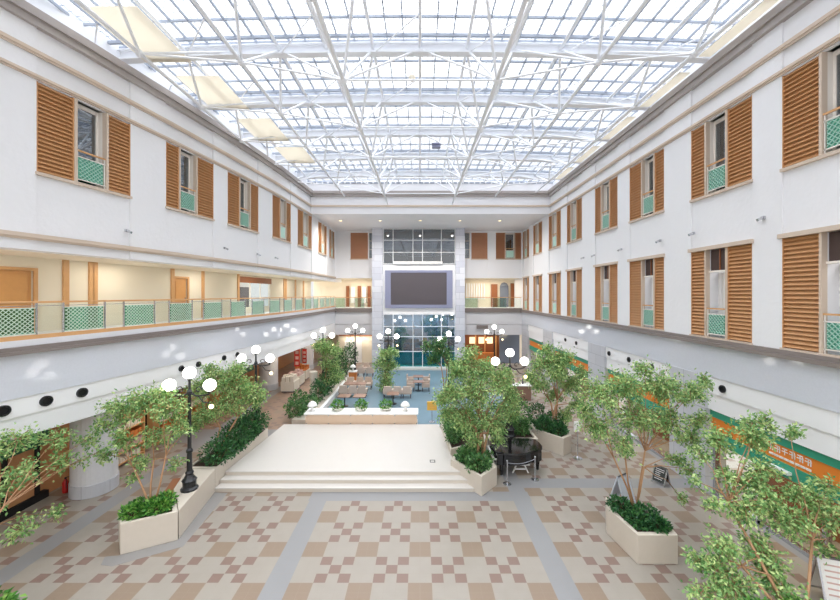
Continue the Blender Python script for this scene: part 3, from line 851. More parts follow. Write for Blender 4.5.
MB().lathe([(.032, .5), (.032, .54), (.02, .56)], (-13.05, 13.25, 0), 10).bar((-13.05, 13.25, .55), (-12.92, 13.25, .58), .025).build('valve', 'black', fe)
MB().tube([(-13.02, 13.22, .52), (-12.93, 13.16, .45), (-12.92, 13.15, .2)], .012, 6).build('hose', 'black', fe)

# ------------------------------------------------------------------ RIGHT SHOPS
def shop(y0, y1, label, signs=False):
    yc = (y0+y1)/2
    o = empty('shopfront', (RX+.3, yc, 0), label, 'shopfront')
    MB().box(-.45, -.16, y0, y1, R(-4.46), R(-4.2), RW).build('upper_fascia', 'green', o)
    sb = MB().box(-.45, -.2, y0, y1, R(-4.95), R(-4.46), RW).build('sign_band', 'orange', o)
    MB().box(-.45, -.16, y0, y1, R(-5.35), R(-4.95), RW).build('lower_fascia', 'green', o)
    n = max(2, int((y1-y0)/1.7)); w = (y1-y0)/n
    for i in range(n+1):
        y = min(y0+i*w, y1-.1); MB().box(-.42, -.26, y, y+.1, 0, R(-5.35), RW).build('mullion', 'chrome', o)
    for i in range(n):
        MB().box(-.36, -.34, y0+i*w+.1, y0+(i+1)*w, .12, R(-5.35), RW).build('pane', 'clear', o)
    MB().box(-1.9, -1.8, y0, y1, 0, R(-4.46), RW).build('rear_wall', 'brown', o)
    MB().box(-.42, -.26, y0, y1, 0, .12, RW).build('plinth', 'chrome', o)
    MB().box(-1.8, -.45, y0, y1, R(-4.9), R(-4.85), RW).build('shop_ceiling', 'cream', o)
    if signs:
        r = random.Random(11)
        for row, (z0, z1, ya, yb) in enumerate(((R(-4.72), R(-4.53), 9.9, 11.05), (R(-4.88), R(-4.79), 9.9, 11.0))):
            g = MB(); y = yb
            while y > ya:
                s = (z1-z0)*.9
                if row == 0:
                    g.box(-.2, -.185, y-s, y, (z0+z1)/2-.012, (z0+z1)/2+.012, RW); g.box(-.2, -.185, y-s*.55, y-s*.45, z0, z1, RW)
                    g.box(-.2, -.185, y-s*.9, y-s*.1, z1-.03, z1-.005, RW)
                    if r.random() < .6: g.box(-.2, -.185, y-s*.95, y-s*.8, z0, z1-.04, RW)
                else: g.box(-.2, -.185, y-s*1.6, y, z0+.02, z1-.01, RW); y -= s*.6
                y -= s*1.25
            g.build('white_lettering', 'white', sb)
    return o
near_shop = shop(4.0, 13.2, 'orange and green shopfront with white sign lettering at the right edge', True)
shop(15.1, 20.4, 'green and orange shopfront between the two nearest right stone piers')
shop(22.4, 28.5, 'green and orange shopfront behind the right bushy tree')
shop(30.6, 35.0, 'green shopfront farthest back along the right wall')
MB().box(-.17, -.02, 10.3, 10.9, R(-5.2), R(-5.12), RW).build('lamp_bar', 'white', near_shop)

# ------------------------------------------------------------------ STAGE
m = MB()
rx = lambda y: 2.0-(y-13.27)*.55
for k in range(3):
    y = 13.27+.32*k
    m.prism([(-7.56+.02*k, y), (min(2.0, rx(y)), y), (rx(14.3) if True else 0, 14.3), (1.0, 18.93), (-7.15, 18.93)], .15*k, .15*(k+1)-.03)
sto = struct(m.build('stage', 'riser'))
m = MB()
for k in range(3):
    y = 13.27+.32*k-.02
    m.prism([(-7.56+.02*k, y), (min(2.0, rx(y)), y), (rx(14.3), 14.3), (1.0, 18.93), (-7.15, 18.93)], .15*(k+1)-.03, .15*(k+1))
m.build('stage_tread', 'marble', sto)
hp = at(432.5, 461, 14.75)
m = MB(); h = .11; hx, hy = hp.x, 14.75
m.ring([(hx-h, hy-h), (hx+h, hy-h), (hx+h, hy+h), (hx-h, hy+h)], [(hx-h*.7, hy-h*.7), (hx+h*.7, hy-h*.7), (hx+h*.7, hy+h*.7), (hx-h*.7, hy+h*.7)], .45, .458)
tag(m.build('floor_hatch', 'slate', loc=(hx, hy, .45)), 'small square dark framed hatch set in the stage floor', 'hatch')
# tan wall at the back of the stage
lwall = empty('low_wall', (-3.1, 19.3, .0), 'low tan panelled wall with white stone top along the back of the stage', 'wall')
MB().box(-6.1, -.12, 18.98, 19.85, .0, .40).build('base', 'marble', lwall)
MB().box(-6.06, -.16, 19.02, 19.8, .40, .93).build('panel_face', 'wallpanel', lwall)
MB().box(-6.12, -.10, 18.96, 19.9, .93, 1.0).build('coping', 'white', lwall)
for i in range(6):
    x = -6.0+i*1.165
    for z in (.46, .88): MB().tube([(x, 18.99, z), (x, 19.03, z)], .035, 8).build('bolt', 'chrome', lwall)
def mushroom(x, y, z, label):
    o = empty('mushroom_lamp', (x, y, z), label, 'lamp', 'white mushroom lamps')
    MB().lathe([(.16, 0), (.15, .03), (.07, .08), (.06, .26), (.09, .3)], (x, y, z), 14).build('foot', 'white', o, smooth=True)
    MB().lathe([(.25, .27), (.25, .32), (.2, .42), (.1, .5), (.02, .53)], (x, y, z), 18).build('cap', 'white', o, smooth=True)
mushroom(-5.8, 19.4, 1.0, 'white mushroom shaped lamp on the left end of the tan stage wall')
mushroom(-.8, 19.4, 1.0, 'white mushroom shaped lamp on the right end of the tan stage wall')
# ------------------------------------------------------------------ FOLIAGE
def leaf_mesh(P, D, size, droop=.25):
    n = len(P)
    D = D/np.linalg.norm(D, axis=1, keepdims=True)
    rnd = rng.normal(size=(n, 3)); rnd[:, 2] += .9
    side = np.cross(D, rnd); side /= (np.linalg.norm(side, axis=1, keepdims=True)+1e-9)
    nor = np.cross(side, D)
    s = (size*rng.uniform(.7, 1.3, n))[:, None]
    V = np.empty((n, 4, 3))
    V[:, 0] = P; V[:, 1] = P+D*s*.45+side*s*.27+nor*s*.06; V[:, 2] = P+D*s-nor*s*.10; V[:, 3] = P+D*s*.45-side*s*.27+nor*s*.06
    return V.reshape(-1, 3)
def add_leaves(name, V, m, parent):
    me = bpy.data.meshes.new(name); off = np.array(parent.location)
    n = len(V)//4
    me.from_pydata((V-off).tolist(), [], [(4*i, 4*i+1, 4*i+2, 4*i+3) for i in range(n)])
    me.materials.append(M[m]); o = bpy.data.objects.new(name, me); COL.objects.link(o); o.parent = parent
    return o
def twig_leaves(c, r, nl, size, sq=.8, tw=None, inner=.25):
    m = max(5, int(nl/22)); P = []; D = []
    for k in range(m):
        d = rng.normal(size=3); d /= np.linalg.norm(d); d[2] = d[2]*sq
        L = r*rng.uniform(.55, 1.08); e = c+d*L
        if tw is not None: tw.tube([tuple(c+d*r*.05), tuple(c+d*L*.55+np.array((0, 0, .03))), tuple(e)], [.008, .006, .003], 4, False)
        q = int(nl/m); t = rng.uniform(inner, 1.05, q)[:, None]
        p = c+d*L*t+rng.normal(size=(q, 3))*size*.75
        dd_ = d*.6+rng.normal(size=(q, 3))*.65; dd_[:, 2] -= .25
        P.append(p); D.append(dd_)
    return np.concatenate(P), np.concatenate(D)
def tree(base, forks, blobs, label, Y, leaf=.11, dens=1.0, r0=.05, mats='leafA', group='indoor ficus trees', name='ficus_tree', sq=.8, jit=.5):
    root = empty(name, base, label, 'tree', group)
    T = MB(); base = Vector(base); forks = [Vector(f) for f in forks]; Ps = []; Ds = []
    starts = []
    pick = lambda c: min(forks, key=lambda q: (q-c).length+max(0, q.z-c.z)*1.5)
    used_ = [pick(at(px, py, Y+dy)) for (px, py, rp, dy) in blobs]
    forks = [f for f in forks if f in used_]
    for k, f in enumerate(forks):
        b = base+Vector((random.uniform(-1, 1)*r0*1.6, random.uniform(-1, 1)*r0*1.6, -.05))
        mid = b.lerp(f, .5)+Vector((random.uniform(-.06, .06), random.uniform(-.06, .06), 0))
        T.tube([b, mid, f], [r0, r0*.75, r0*.6], 7); starts.append(f)
    for (px, py, rp, dy) in blobs:
        yy = Y+dy; c = at(px, py, yy); r = rp*1.12*yy/360
        f = min(forks, key=lambda q: (q-c).length+max(0, q.z-c.z)*1.5)
        mid = f.lerp(c, .55)+Vector((random.uniform(-.12, .12), random.uniform(-.12, .12), random.uniform(.02, .15)))
        T.tube([f, f.lerp(mid, .5)+Vector((random.uniform(-.05, .05), 0, random.uniform(-.03, .06))), mid, c], [r0*.5, r0*.38, r0*.26, .008], 6)
        area = PI*rp*rp; lp_ = leaf*360/yy
        nl = int(dens*2.6*area/(lp_*lp_*.3))
        nl = max(40, min(nl, 3600))
        p, d = twig_leaves(np.array(c), r, nl, leaf, sq, T)
        Ps.append(p); Ds.append(d)
    T.build('trunk', 'bark', root, smooth=True)
    add_leaves('foliage', leaf_mesh(np.concatenate(Ps), np.concatenate(Ds), leaf), mats, root)
    return root
def shrub(base, ells, label, leaf=.1, n=900, mats='leafB', name='leafy_shrub', group='shrubs and ground cover in planters', cat='shrub'):
    """ells: list of (x,y,z,rx,ry,rz)"""
    root = empty(name, base, label, cat, group)
    T = MB(); Ps = []; Ds = []
    for (x, y, z, a, b, c) in ells:
        T.tube([(x, y, base[2]+(.02 if cat == 'potted plant' else -.03)), (x, y, z)], [.02, .01], 5)
        for k in range(5):
            t = random.uniform(0, 2*PI); T.tube([(x, y, max(base[2]-.02, z-c)), (x+a*.6*math.cos(t), y+b*.6*math.sin(t), z+c*.3)], [.012, .005], 4)
        d = rng.normal(size=(n, 3)); d /= np.linalg.norm(d, axis=1, keepdims=True)
        rr = rng.uniform(.55, 1.05, n)[:, None]
        p = np.array((x, y, z))+d*rr*np.array((a, b, c)); p[:, 2] = np.maximum(p[:, 2], base[2]+.01)
        dd_ = d+rng.normal(size=(n, 3))*.6; dd_[:, 2] += .15
        Ps.append(p); Ds.append(dd_)
    if len(ells) > 1: T.tube([(e[0], e[1], base[2]-.02) for e in ells], .012, 4)
    T.build('stems', 'stem', root)
    add_leaves('foliage', leaf_mesh(np.concatenate(Ps), np.concatenate(Ds), leaf), mats, root)
    return root
def planter(poly, h, label, rim=.13, soil=True):
    cx = sum(p[0] for p in poly)/len(poly); cy = sum(p[1] for p in poly)/len(poly)
    o = empty('stone_planter', (cx, cy, 0), label, 'planter', 'beige stone planters')
    inn = inset(poly, rim)
    MB().ring(poly, inn, .0, h).build('wall', 'planter', o, bevel=.015)
    base = inset(poly, .01)
    MB().prism(inset(poly, rim-.02), .0, h-.06).build('soil', 'soil', o)
    return o
# left front planter
planter([(-8.39, 10.07), (-7.18, 10.68), (-7.82, 11.5), (-9.0, 10.75)], .85, 'angular beige stone planter in the left foreground at the near end of the stage')
shrub((-8.05, 10.85, .8), [(-8.4, 10.55, .92, .35, .28, .2), (-7.85, 10.75, .94, .4, .3, .22), (-7.85, 11.05, .94, .3, .28, .22), (-8.35, 10.85, .92, .4, .25, .2)], 'bright green ground cover filling the left foreground planter', .11, 420, 'leafC', 'ground_cover')
tag(MB().prism([(-7.18, 10.71), (-7.56, 13.28), (-8.6, 13.28), (-8.15, 11.9), (-7.82, 11.53)], 0, .85).build('stone_ledge', 'planter', loc=(-7.9, 12.5, 0), bevel=.015), 'beige stone ledge carrying the left front lamp', 'ledge')
planter([(-7.58, 13.32), (-7.3, 17.3), (-8.55, 17.3), (-8.67, 13.32)], .85, 'long beige stone planter along the left side of the stage')
bn = empty('wooden_bench', (-8.6, 12.7, 0), 'brown wooden bench behind the left stone ledge', 'bench')
m = MB(); m.prism([(-8.2, 11.75), (-8.75, 13.35), (-9.1, 13.25), (-8.55, 11.65)], .42, .5); m.build('seat', 'brown', bn)
MB().prism([(-8.35, 11.95), (-8.4, 12.1), (-8.65, 12.05), (-8.6, 11.9)], 0, .42).build('leg', 'brown', bn)
MB().prism([(-8.65, 12.95), (-8.7, 13.1), (-8.98, 13.05), (-8.93, 12.9)], 0, .42).build('leg', 'brown', bn)
shrub((-8.0, 16.0, .8), [(-7.8+.04*(y-13.9), y, 1.2+.07*(y-13.9), .62, .6, .55+.1*math.sin(y*3)) for y in (13.95, 14.6, 15.2, 15.8, 16.4, 16.8)], 'dark green hedge in the long planter on the left of the stage', .12, 650, 'leafB', 'hedge', cat='hedge')
tree((-8.1, 10.85, .8), [(-8.75, 11.0, 2.0), (-8.35, 11.3, 2.1), (-7.9, 11.2, 2.3)],
     [(120, 410, 18, .2), (148, 400, 22, .5), (172, 408, 17, .3), (125, 438, 14, 0), (158, 436, 14, .4), (142, 462, 10, 0), (108, 455, 9, .2), (182, 428, 12, .3), (165, 392, 11, .6), (178, 462, 7, .5), (105, 425, 10, 0), (132, 478, 6, .1)],
     'airy ficus tree growing from the left foreground stone planter', 11.2, .1, .95, .035)
tree((-8.2, 14.6, .8), [(-8.1, 14.6, 1.9), (-7.55, 14.9, 2.2), (-7.8, 14.8, 2.0)],
     [(200, 388, 15, 0), (222, 380, 18, .3), (246, 388, 15, .5), (232, 402, 17, .2), (208, 412, 14, 0), (256, 402, 9, .6), (192, 424, 11, 0), (264, 394, 6, .6), (238, 370, 10, .4), (212, 370, 9, .2)],
     'leaning ficus tree in the long planter beside the hedge, behind the left front lamp', 14.9, .105, 1.2, .05)
# left edge plant bed
planter([(-10.9, 6.0), (-8.0, 6.0), (-8.0, 7.55), (-10.9, 7.55)], .8, 'rectangular beige planter at the lower left edge under a sparse tree')
shrub((-9.2, 7.0, .76), [(-8.75, 7.3, .9, .55, .35, .25), (-9.5, 7.2, .88, .5, .3, .22)], 'bright green ground cover at the lower left corner', .13, 420, 'leafC', 'ground_cover')
tree((-9.9, 7.1, .76), [(-9.9, 7.9, 2.0), (-9.6, 8.3, 2.4), (-9.8, 8.1, 2.6)],
     [(18, 440, 16, .6), (55, 440, 15, 1.4), (85, 440, 11, 2.0), (20, 474, 17, .4), (60, 462, 12, 1.3), (22, 528, 13, .4), (52, 514, 9, 1), (-14, 450, 22, .2), (5, 488, 11, .3), (80, 460, 7, 1.8), (98, 452, 7, 2.0), (-12, 505, 16, 0)],
     'sparse thin branched tree at the left edge of the photo', 9.0, .105, .75, .028)
# centre planters
cp = [(2.22, 12.97), (2.94, 13.76), (2.65, 15.2), (1.62, 15.2), (1.22, 14.36)]
planter(cp, .72, 'pentagonal beige stone planter at the right end of the stage steps')
shrub((2.15, 14.1, .66), [(2.2, 13.7, .85, .5, .4, .28), (1.85, 14.3, .85, .4, .45, .3), (2.45, 14.3, .85, .4, .45, .3), (2.1, 14.6, .85, .5, .4, .25)], 'dark green leafy plants around the trunk in the pentagonal planter', .13, 480, 'leafD', 'ground_cover')
tree((2.4, 14.3, .66), [(2.2, 14.3, 2.0), (2.5, 14.5, 2.1), (2.75, 14.3, 2.0), (2.4, 14.2, 1.8)],
     [(468, 366, 20, .3), (452, 392, 16, 0), (478, 392, 22, -.3), (500, 382, 15, .3), (464, 418, 18, 0), (488, 422, 17, 0), (447, 412, 12, .3), (506, 408, 11, .4), (474, 440, 10, -.2), (456, 372, 13, .4), (486, 370, 14, .4), (498, 436, 8, .1), (442, 398, 9, .4), (470, 352, 8, .4), (510, 394, 10, .6), (512, 416, 9, .8), (506, 374, 9, .6), (516, 404, 7, .9)],
     'bushy ficus tree growing from the pentagonal planter beside the black piano', 14.5, .105, 1.2, .07)
planter([(1.05, 18.7), (1.3, 15.3), (3.05, 16.2), (3.05, 18.7)], .7, 'low beige planter behind the central bushy ficus')
shrub((2.1, 17.3, .64), [(1.5, 16.3, 1.0, .35, .5, .45), (1.5, 17.3, 1.1, .4, .5, .55), (2.2, 17.0, 1.2, .5, .5, .7), (2.6, 17.8, 1.2, .4, .5, .7), (1.7, 18.2, 1.0, .45, .4, .5)], 'green shrubs in the low planter behind the central ficus', .13, 480, 'leafD')
planter([(3.12, 16.3), (5.35, 16.3), (5.35, 18.6), (3.12, 18.6)], .75, 'beige planter behind the piano carrying a black lamp')
shrub((4.3, 17.6, .69), [(3.6, 17.5, 1.3, .45, .5, .75), (4.3, 17.9, 1.4, .5, .45, .9), (4.95, 17.5, 1.35, .45, .5, .85), (4.75, 17.0, 1.05, .45, .3, .5), (3.65, 17.0, .95, .35, .25, .35)], 'tall green shrubs behind the piano around the lamp post', .13, 620, 'leafD')
planter([(5.5, 17.3), (6.45, 16.2), (6.98, 16.6), (7.2, 18.5), (5.6, 18.9)], .8, 'angular beige stone planter right of the piano')
shrub((6.35, 17.5, .74), [(6.0, 17.3, 1.0, .45, .45, .4), (6.5, 16.9, .95, .4, .4, .3), (6.6, 17.8, 1.05, .45, .5, .4), (5.9, 18.2, 1.2, .4, .4, .6)], 'dark shrubs under the tree in the planter right of the piano', .13, 480, 'leafB')
tree((6.6, 17.6, .74), [(6.4, 17.6, 2.0), (6.75, 17.7, 2.1), (6.6, 17.5, 1.9)],
     [(545, 364, 16, 0), (562, 358, 14, .3), (540, 384, 11, 0), (570, 384, 14, 0), (556, 372, 13, -.3), (575, 404, 10, 0), (532, 376, 8, 0), (582, 372, 9, .3), (555, 396, 9, .3), (566, 416, 9, -.3), (548, 350, 8, .3)],
     'round crowned ficus tree in the planter right of the piano, before the stone pier', 18.0, .12, 1.2, .06)
# right foreground octagonal planter and tree
planter([(5.88, 9.72), (6.97, 9.72), (7.08, 10.4), (6.65, 11.35), (5.95, 11.55), (5.7, 11.0)], .79, 'free standing beige octagonal planter on the tiles in the right foreground')
shrub((6.4, 10.6, .74), [(6.1, 10.9, .86, .35, .45, .2), (6.5, 10.5, .88, .45, .4, .22), (6.65, 10.05, .86, .3, .25, .16), (6.2, 10.3, .86, .3, .35, .2)], 'dark green ground cover in the right foreground octagonal planter', .11, 520, 'leafB', 'ground_cover')
tree((6.45, 10.75, .74), [(5.75, 10.7, 2.45), (6.2, 10.9, 2.5), (6.75, 10.8, 2.6), (6.6, 10.6, 2.2)],
     [(600, 395, 21, 0), (626, 386, 20, .3), (660, 386, 22, .4), (690, 392, 16, .4), (598, 426, 17, 0), (636, 416, 22, .2), (622, 444, 14, 0), (668, 420, 17, .2), (690, 440, 14, .5), (676, 460, 10, .5), (704, 380, 9, .6), (584, 412, 10, .2), (645, 370, 11, .4), (690, 470, 8, .6), (700, 420, 12, .6), (682, 500, 6, .8)],
     'spreading many stemmed ficus tree in the right foreground octagonal planter', 10.8, .095, 1.1, .035)
# right edge tree
planter([(6.3, 5.4), (8.9, 5.4), (8.9, 7.3), (6.3, 7.3)], .8, 'rectangular beige planter at the lower right edge under the nearest tree')
tree((7.35, 6.9, .74), [at(728, 502, 8.5), at(765, 540, 7.9), at(790, 556, 7.6), at(742, 566, 7.8), at(812, 540, 7.9)],
     [(720, 440, 15, 1.2), (752, 436, 18, 1.0), (760, 468, 15, .6), (730, 478, 14, .8), (812, 500, 19, .5), (745, 508, 20, .3), (788, 520, 21, .2), (832, 520, 15, .4), (722, 546, 18, 0), (762, 552, 20, 0), (735, 588, 22, -.4), (700, 592, 12, -.3), (785, 592, 14, -.6), (766, 424, 11, 1.1), (700, 455, 10, 1.3), (790, 432, 9, 1.0), (828, 486, 10, .6), (752, 424, 9, 1.1), (768, 498, 15, .3), (820, 545, 10, .3), (712, 505, 10, .4), (700, 560, 12, .1), (750, 482, 14, .6), (795, 494, 13, .4), (698, 482, 7, .9), (770, 575, 15, -.3), (715, 570, 14, -.2)],
     'large leafy ficus tree at the right edge of the photo, before the orange sign', 8.0, .095, 1.15, .04)
shrub((7.2, 6.8, .74), [(6.7, 7.0, .95, .35, .3, .3), (7.5, 7.05, .95, .4, .28, .3), (8.2, 7.0, .9, .4, .28, .25)], 'ground cover at the lower right corner below the nearest tree', .12, 420, 'leafC', 'ground_cover')
# cafe trees
tree((-2.55, 26.9, .35), [(-2.6, 26.9, 1.6), (-2.45, 26.9, 1.7)], [(386, 353, 9, 0), (382, 364, 9, 0), (390, 364, 8, .3), (385, 376, 9, 0), (389, 385, 7, 0), (383, 386, 6, 0), (392, 352, 6, .2)],
     'narrow upright ficus tree standing in the cafe left of the screen tower', 26.9, .15, 1.2, .05)
tag(MB().lathe([(.26, 0), (.3, .3), (.33, .4), (.28, .4), (.27, .34)], (-2.55, 26.9, 0), 18).build('plant_pot', 'table', loc=(-2.55, 26.9, 0)), 'dark round pot under the narrow cafe tree', 'pot')
tree((1.7, 25.2, .35), [(1.5, 25.2, 2.2), (1.9, 25.2, 2.4)], [(437, 350, 9, 0), (428, 346, 7, 0), (447, 354, 8, 0), (441, 341, 7, 0), (433, 360, 7, 0), (452, 364, 7, .3)],
     'dark leaved tree in the cafe in front of the tower glass', 25.2, .15, 1.2, .05, 'leafD')
tag(MB().lathe([(.26, 0), (.3, .3), (.33, .4), (.28, .4), (.27, .34)], (1.7, 25.2, 0), 18).build('plant_pot', 'table', loc=(1.7, 25.2, 0)), 'dark round pot under the dark leaved cafe tree', 'pot')
# left cafe edge: kerb, bed, shrubs
tag(MB().box(-6.15, -5.95, 19.95, 32.5, 0, .32).build('stone_kerb', 'white', loc=(-6.05, 26, 0)), 'pale stone kerb dividing the planting bed from the cafe floor', 'kerb')
tag(MB().box(-7.2, -6.15, 20.2, 34.0, 0, .25).build('planting_bed', 'planter', loc=(-7, 27, 0)), 'raised stone edged bed planted with shrubs along the left of the cafe', 'planting bed')
shrub((-7.1, 21.0, .25), [(-7.2, 20.8, .7, .6, .5, .5), (-6.7, 21.8, .7, .5, .6, .5), (-7.4, 22.0, .8, .5, .6, .6)], 'green shrubs at the near end of the cafe planting bed', .15, 480, 'leafD')
shrub((-7.1, 24.5, .25), [(-6.7, 23.8, .9, .55, .7, .7), (-6.65, 25.2, 1.0, .6, .7, .8), (-6.7, 26.3, 1.0, .5, .7, .8)], 'dark shrubs halfway along the cafe planting bed', .15, 480, 'leafB')
shrub((-6.9, 29.5, .25), [(-6.8, 28.3, 1.2, .6, .7, 1.0), (-6.6, 29.6, 1.4, .6, .7, 1.2), (-6.4, 31.2, 1.5, .7, .8, 1.3), (-6.3, 32.8, 1.6, .6, .7, 1.4)], 'tall dark shrubs at the far end of the cafe planting bed', .16, 620, 'leafB')
tree((-7.0, 25.4, .25), [(-6.9, 25.4, 1.6), (-6.6, 25.4, 1.9), (-6.4, 25.3, 1.4)], [(320, 346, 8, 0), (329, 348, 9, 0), (337, 352, 7, 0), (327, 362, 8, 0), (335, 366, 8, .3), (330, 378, 8, 0), (340, 376, 6, 0)],
     'slender tree in the cafe planting bed beside the goods stalls', 25.4, .15, 1.0, .05)
# bowls on the tan wall
for i, (x, lab) in enumerate(((-4.45, 'leftmost of the three bowl plants on the tan stage wall'), (-3.2, 'middle one of the three bowl plants on the tan stage wall'), (-1.85, 'rightmost of the three bowl plants on the tan stage wall'))):
    o = shrub((x, 19.5, 1.0), [(x, 19.5, 1.3, .33, .3, .25)], 'yellow green ' + lab, .12, 260, 'leafC', 'bowl_plant', 'bowl plants on the stage wall', 'potted plant')
    MB().lathe([(.14, 0), (.2, .04), (.3, .14), (.31, .16), (.27, .16), (.25, .13)], (x, 19.5, 1.0), 18).build('bowl', 'creamtrim', o, smooth=False)

# ------------------------------------------------------------------ LAMPS
def make_lamp(h, label):
    """h: pole height from base to arm joint"""
    o = empty('street_lamp', (0, 0, 0), label, 'lamp', 'black globe street lamps')
    MB().lathe([(.26, 0), (.26, .06), (.2, .1), (.2, .28), (.23, .32), (.16, .4), (.11, .5), (.13, .56), (.1, .62)], (0, 0, 0), 12).build('base', 'black', o)
    MB().lathe([(.085, .6), (.075, 1.2), (.1, 1.24), (.1, 1.3), (.06, 1.36), (.05, h-.1), (.08, h-.05), (.08, h+.03), (.04, h+.1), (.035, h+.42)], (0, 0, 0), 12).build('post', 'black', o)
    for s in (-1, 1):
        a = MB(); a.tube([(0, 0, h), (s*.22, 0, h-.12), (s*.48, 0, h-.1), (s*.65, 0, h-.06), (s*.67, 0, h+.0)], .026, 7)
        pts = [(s*(.3+.12*math.cos(t)*(1-t/9)), 0, h+.08+.12*math.sin(t)*(1-t/9)) for t in np.linspace(0, 5.5, 12)]
        a.tube(pts, .018, 6); a.tube([(s*.3, 0, h-.13), (s*.45, 0, h-.32), (s*.7, 0, h-.36), (s*.72, 0, h-.42)], .018, 6)
        arm = a.build('arm', 'black', o)
        MB().lathe([(.05, 0), (.09, .05), (.1, .08)], (s*.67, 0, h-.02), 10).build('globe_holder', 'black', arm)
        MB().ball((s*.67, 0, h+.24), .195, 14).build('globe', 'globe', arm, smooth=True)
        MB().ball((s*.72, 0, h-.47), .075, 10).build('hanging_bulb', 'bulb', arm, smooth=True)
    MB().lathe([(.05, 0), (.09, .05), (.1, .08)], (0, 0, h+.4), 10).build('globe_holder', 'black', o)
    MB().ball((0, 0, h+.64), .195, 14).build('globe', 'globe', o, smooth=True)
    return o
L1 = make_lamp(3.2, 'black three globe street lamp on the left stone ledge, nearest to the viewer')
L1.location = (-7.62, 11.9, .85)
def lampcopy(src, loc, label, rz=0):
    c = copy_tree(src); c.location = loc; c['label'] = label; c.rotation_euler.z = rz; return c
lampcopy(L1, (-7.75, 17.0, .83), 'black three globe street lamp rising from the hedge on the left of the stage')
lampcopy(L1, (4.15, 16.62, .75), 'black three globe street lamp on the planter behind the piano')
L3 = make_lamp(3.95, 'black three globe lamp rising over the slender tree by the goods stalls')
L3.location = ((323-420)/360*25.9, 25.9, .25); L3.scale = (.97,)*3
lampcopy(L3, (-5.6, 31.1, .08), 'black three globe lamp in front of the back left fascia')
lampcopy(L3, (-2.42, 27.35, .012), 'black three globe lamp in the cafe beside the narrow upright tree')
lampcopy(L3, (2.06, 25.7, .012), 'black three globe lamp in the cafe above the dark leaved tree')
lampcopy(L3, (6.4, 31.0, 0), 'black three globe lamp in front of the back right shop')

# ------------------------------------------------------------------ PIANO and its surroundings
pn = empty('grand_piano', (4.0, 15.0, 0), 'black grand piano with closed lid beside the pentagonal planter', 'piano')
outl = [(3.05, 14.25), (3.9, 14.2), (4.2, 14.27), (4.45, 14.42), (4.75, 14.5), (4.95, 14.65), (5.04, 14.9), (5.04, 15.3), (4.98, 15.55), (4.85, 15.7), (3.05, 15.74)]
MB().prism(outl, .52, .97).build('case', 'piano', pn, bevel=.02)
lid = [(3.3, 14.2), (3.9, 14.18), (4.21, 14.25), (4.46, 14.4), (4.76, 14.48), (4.97, 14.63), (5.06, 14.9), (5.06, 15.3), (5.0, 15.57), (4.86, 15.72), (3.3, 15.76)]
MB().prism(lid, .975, 1.01).build('lid', 'piano', pn, bevel=.008)
MB().box(3.0, 3.3, 14.3, 15.65, .97, 1.03).build('fallboard', 'piano', pn, bevel=.02)
kb = MB().box(2.92, 3.05, 14.35, 15.6, .68, .74).build('keyboard', 'white', pn)
bk = MB()
for i in range(30): bk.box(2.98, 3.05, 14.38+i*.04, 14.4+i*.04, .74, .752)
bk.build('black_keys', 'piano', kb)
for (x, y) in ((3.25, 14.4), (3.25, 15.5), (4.85, 14.85)):
    l = MB().lathe([(.05, .07), (.06, .2), (.085, .42), (.09, .52)], (x, y, 0), 12); lg = l.build('leg', 'piano', pn)
    MB().tube([(x-.03, y, .035), (x+.03, y, .035)], .035, 10).build('caster', 'chrome', lg)
MB().box(3.55, 3.6, 14.85, 15.15, .12, .52).build('pedal_lyre', 'piano', pn)
stl = empty('piano_stool', (2.75, 15.35, 0), 'grey covered stool at the keyboard end of the piano', 'stool')
MB().box(2.66, 2.95, 15.5, 15.95, .42, .55).build('seat', 'grey', stl, bevel=.03)
for (x, y) in ((2.69, 15.53), (2.92, 15.53), (2.69, 15.92), (2.92, 15.92)): MB().box(x-.02, x+.02, y-.02, y+.02, 0, .42).build('leg', 'black', stl)
bch = empty('low_bench', (4.1, 14.7, 0), 'white low bench stored under the piano', 'bench')
MB().box(3.75, 4.45, 14.55, 14.85, .36, .42).build('seat', 'white', bch, bevel=.01)
for (p, q) in (((3.78, 14.7, 0), (3.95, 14.7, .36)), ((4.42, 14.7, 0), (4.25, 14.7, .36)), ((3.85, 14.7, .16), (4.35, 14.7, .16))): MB().bar(p, q, .06, .05).build('leg', 'white', bch)
spx = [(3.35, 13.83), (4.52, 14.16)]
for i, (x, y) in enumerate(spx):
    o = empty('barrier_post', (x, y, 0), ['chrome barrier post in front of the piano, left one', 'chrome barrier post in front of the piano, right one'][i], 'barrier post', 'chrome barrier posts')
    MB().lathe([(.16, 0), (.16, .02), (.05, .04)], (x, y, 0), 18).build('base', 'chrome', o)
    MB().lathe([(.025, .03), (.025, .86)], (x, y, 0), 10).build('pole', 'chrome', o)
    MB().ball((x, y, .89), .04, 8).build('finial', 'chrome', o)
m = MB(); a = Vector((spx[0][0]+.03, spx[0][1]+.01, .8)); b = Vector((spx[1][0]-.03, spx[1][1]-.01, .8))
m.tube([a.lerp(b, t)-Vector((0, 0, .09*math.sin(PI*t))) for t in np.linspace(0, 1, 11)], .012, 7)
tag(m.build('barrier_rope', 'grey', loc=((a+b)/2)), 'pale grey rope slung between the two chrome posts by the piano', 'rope')

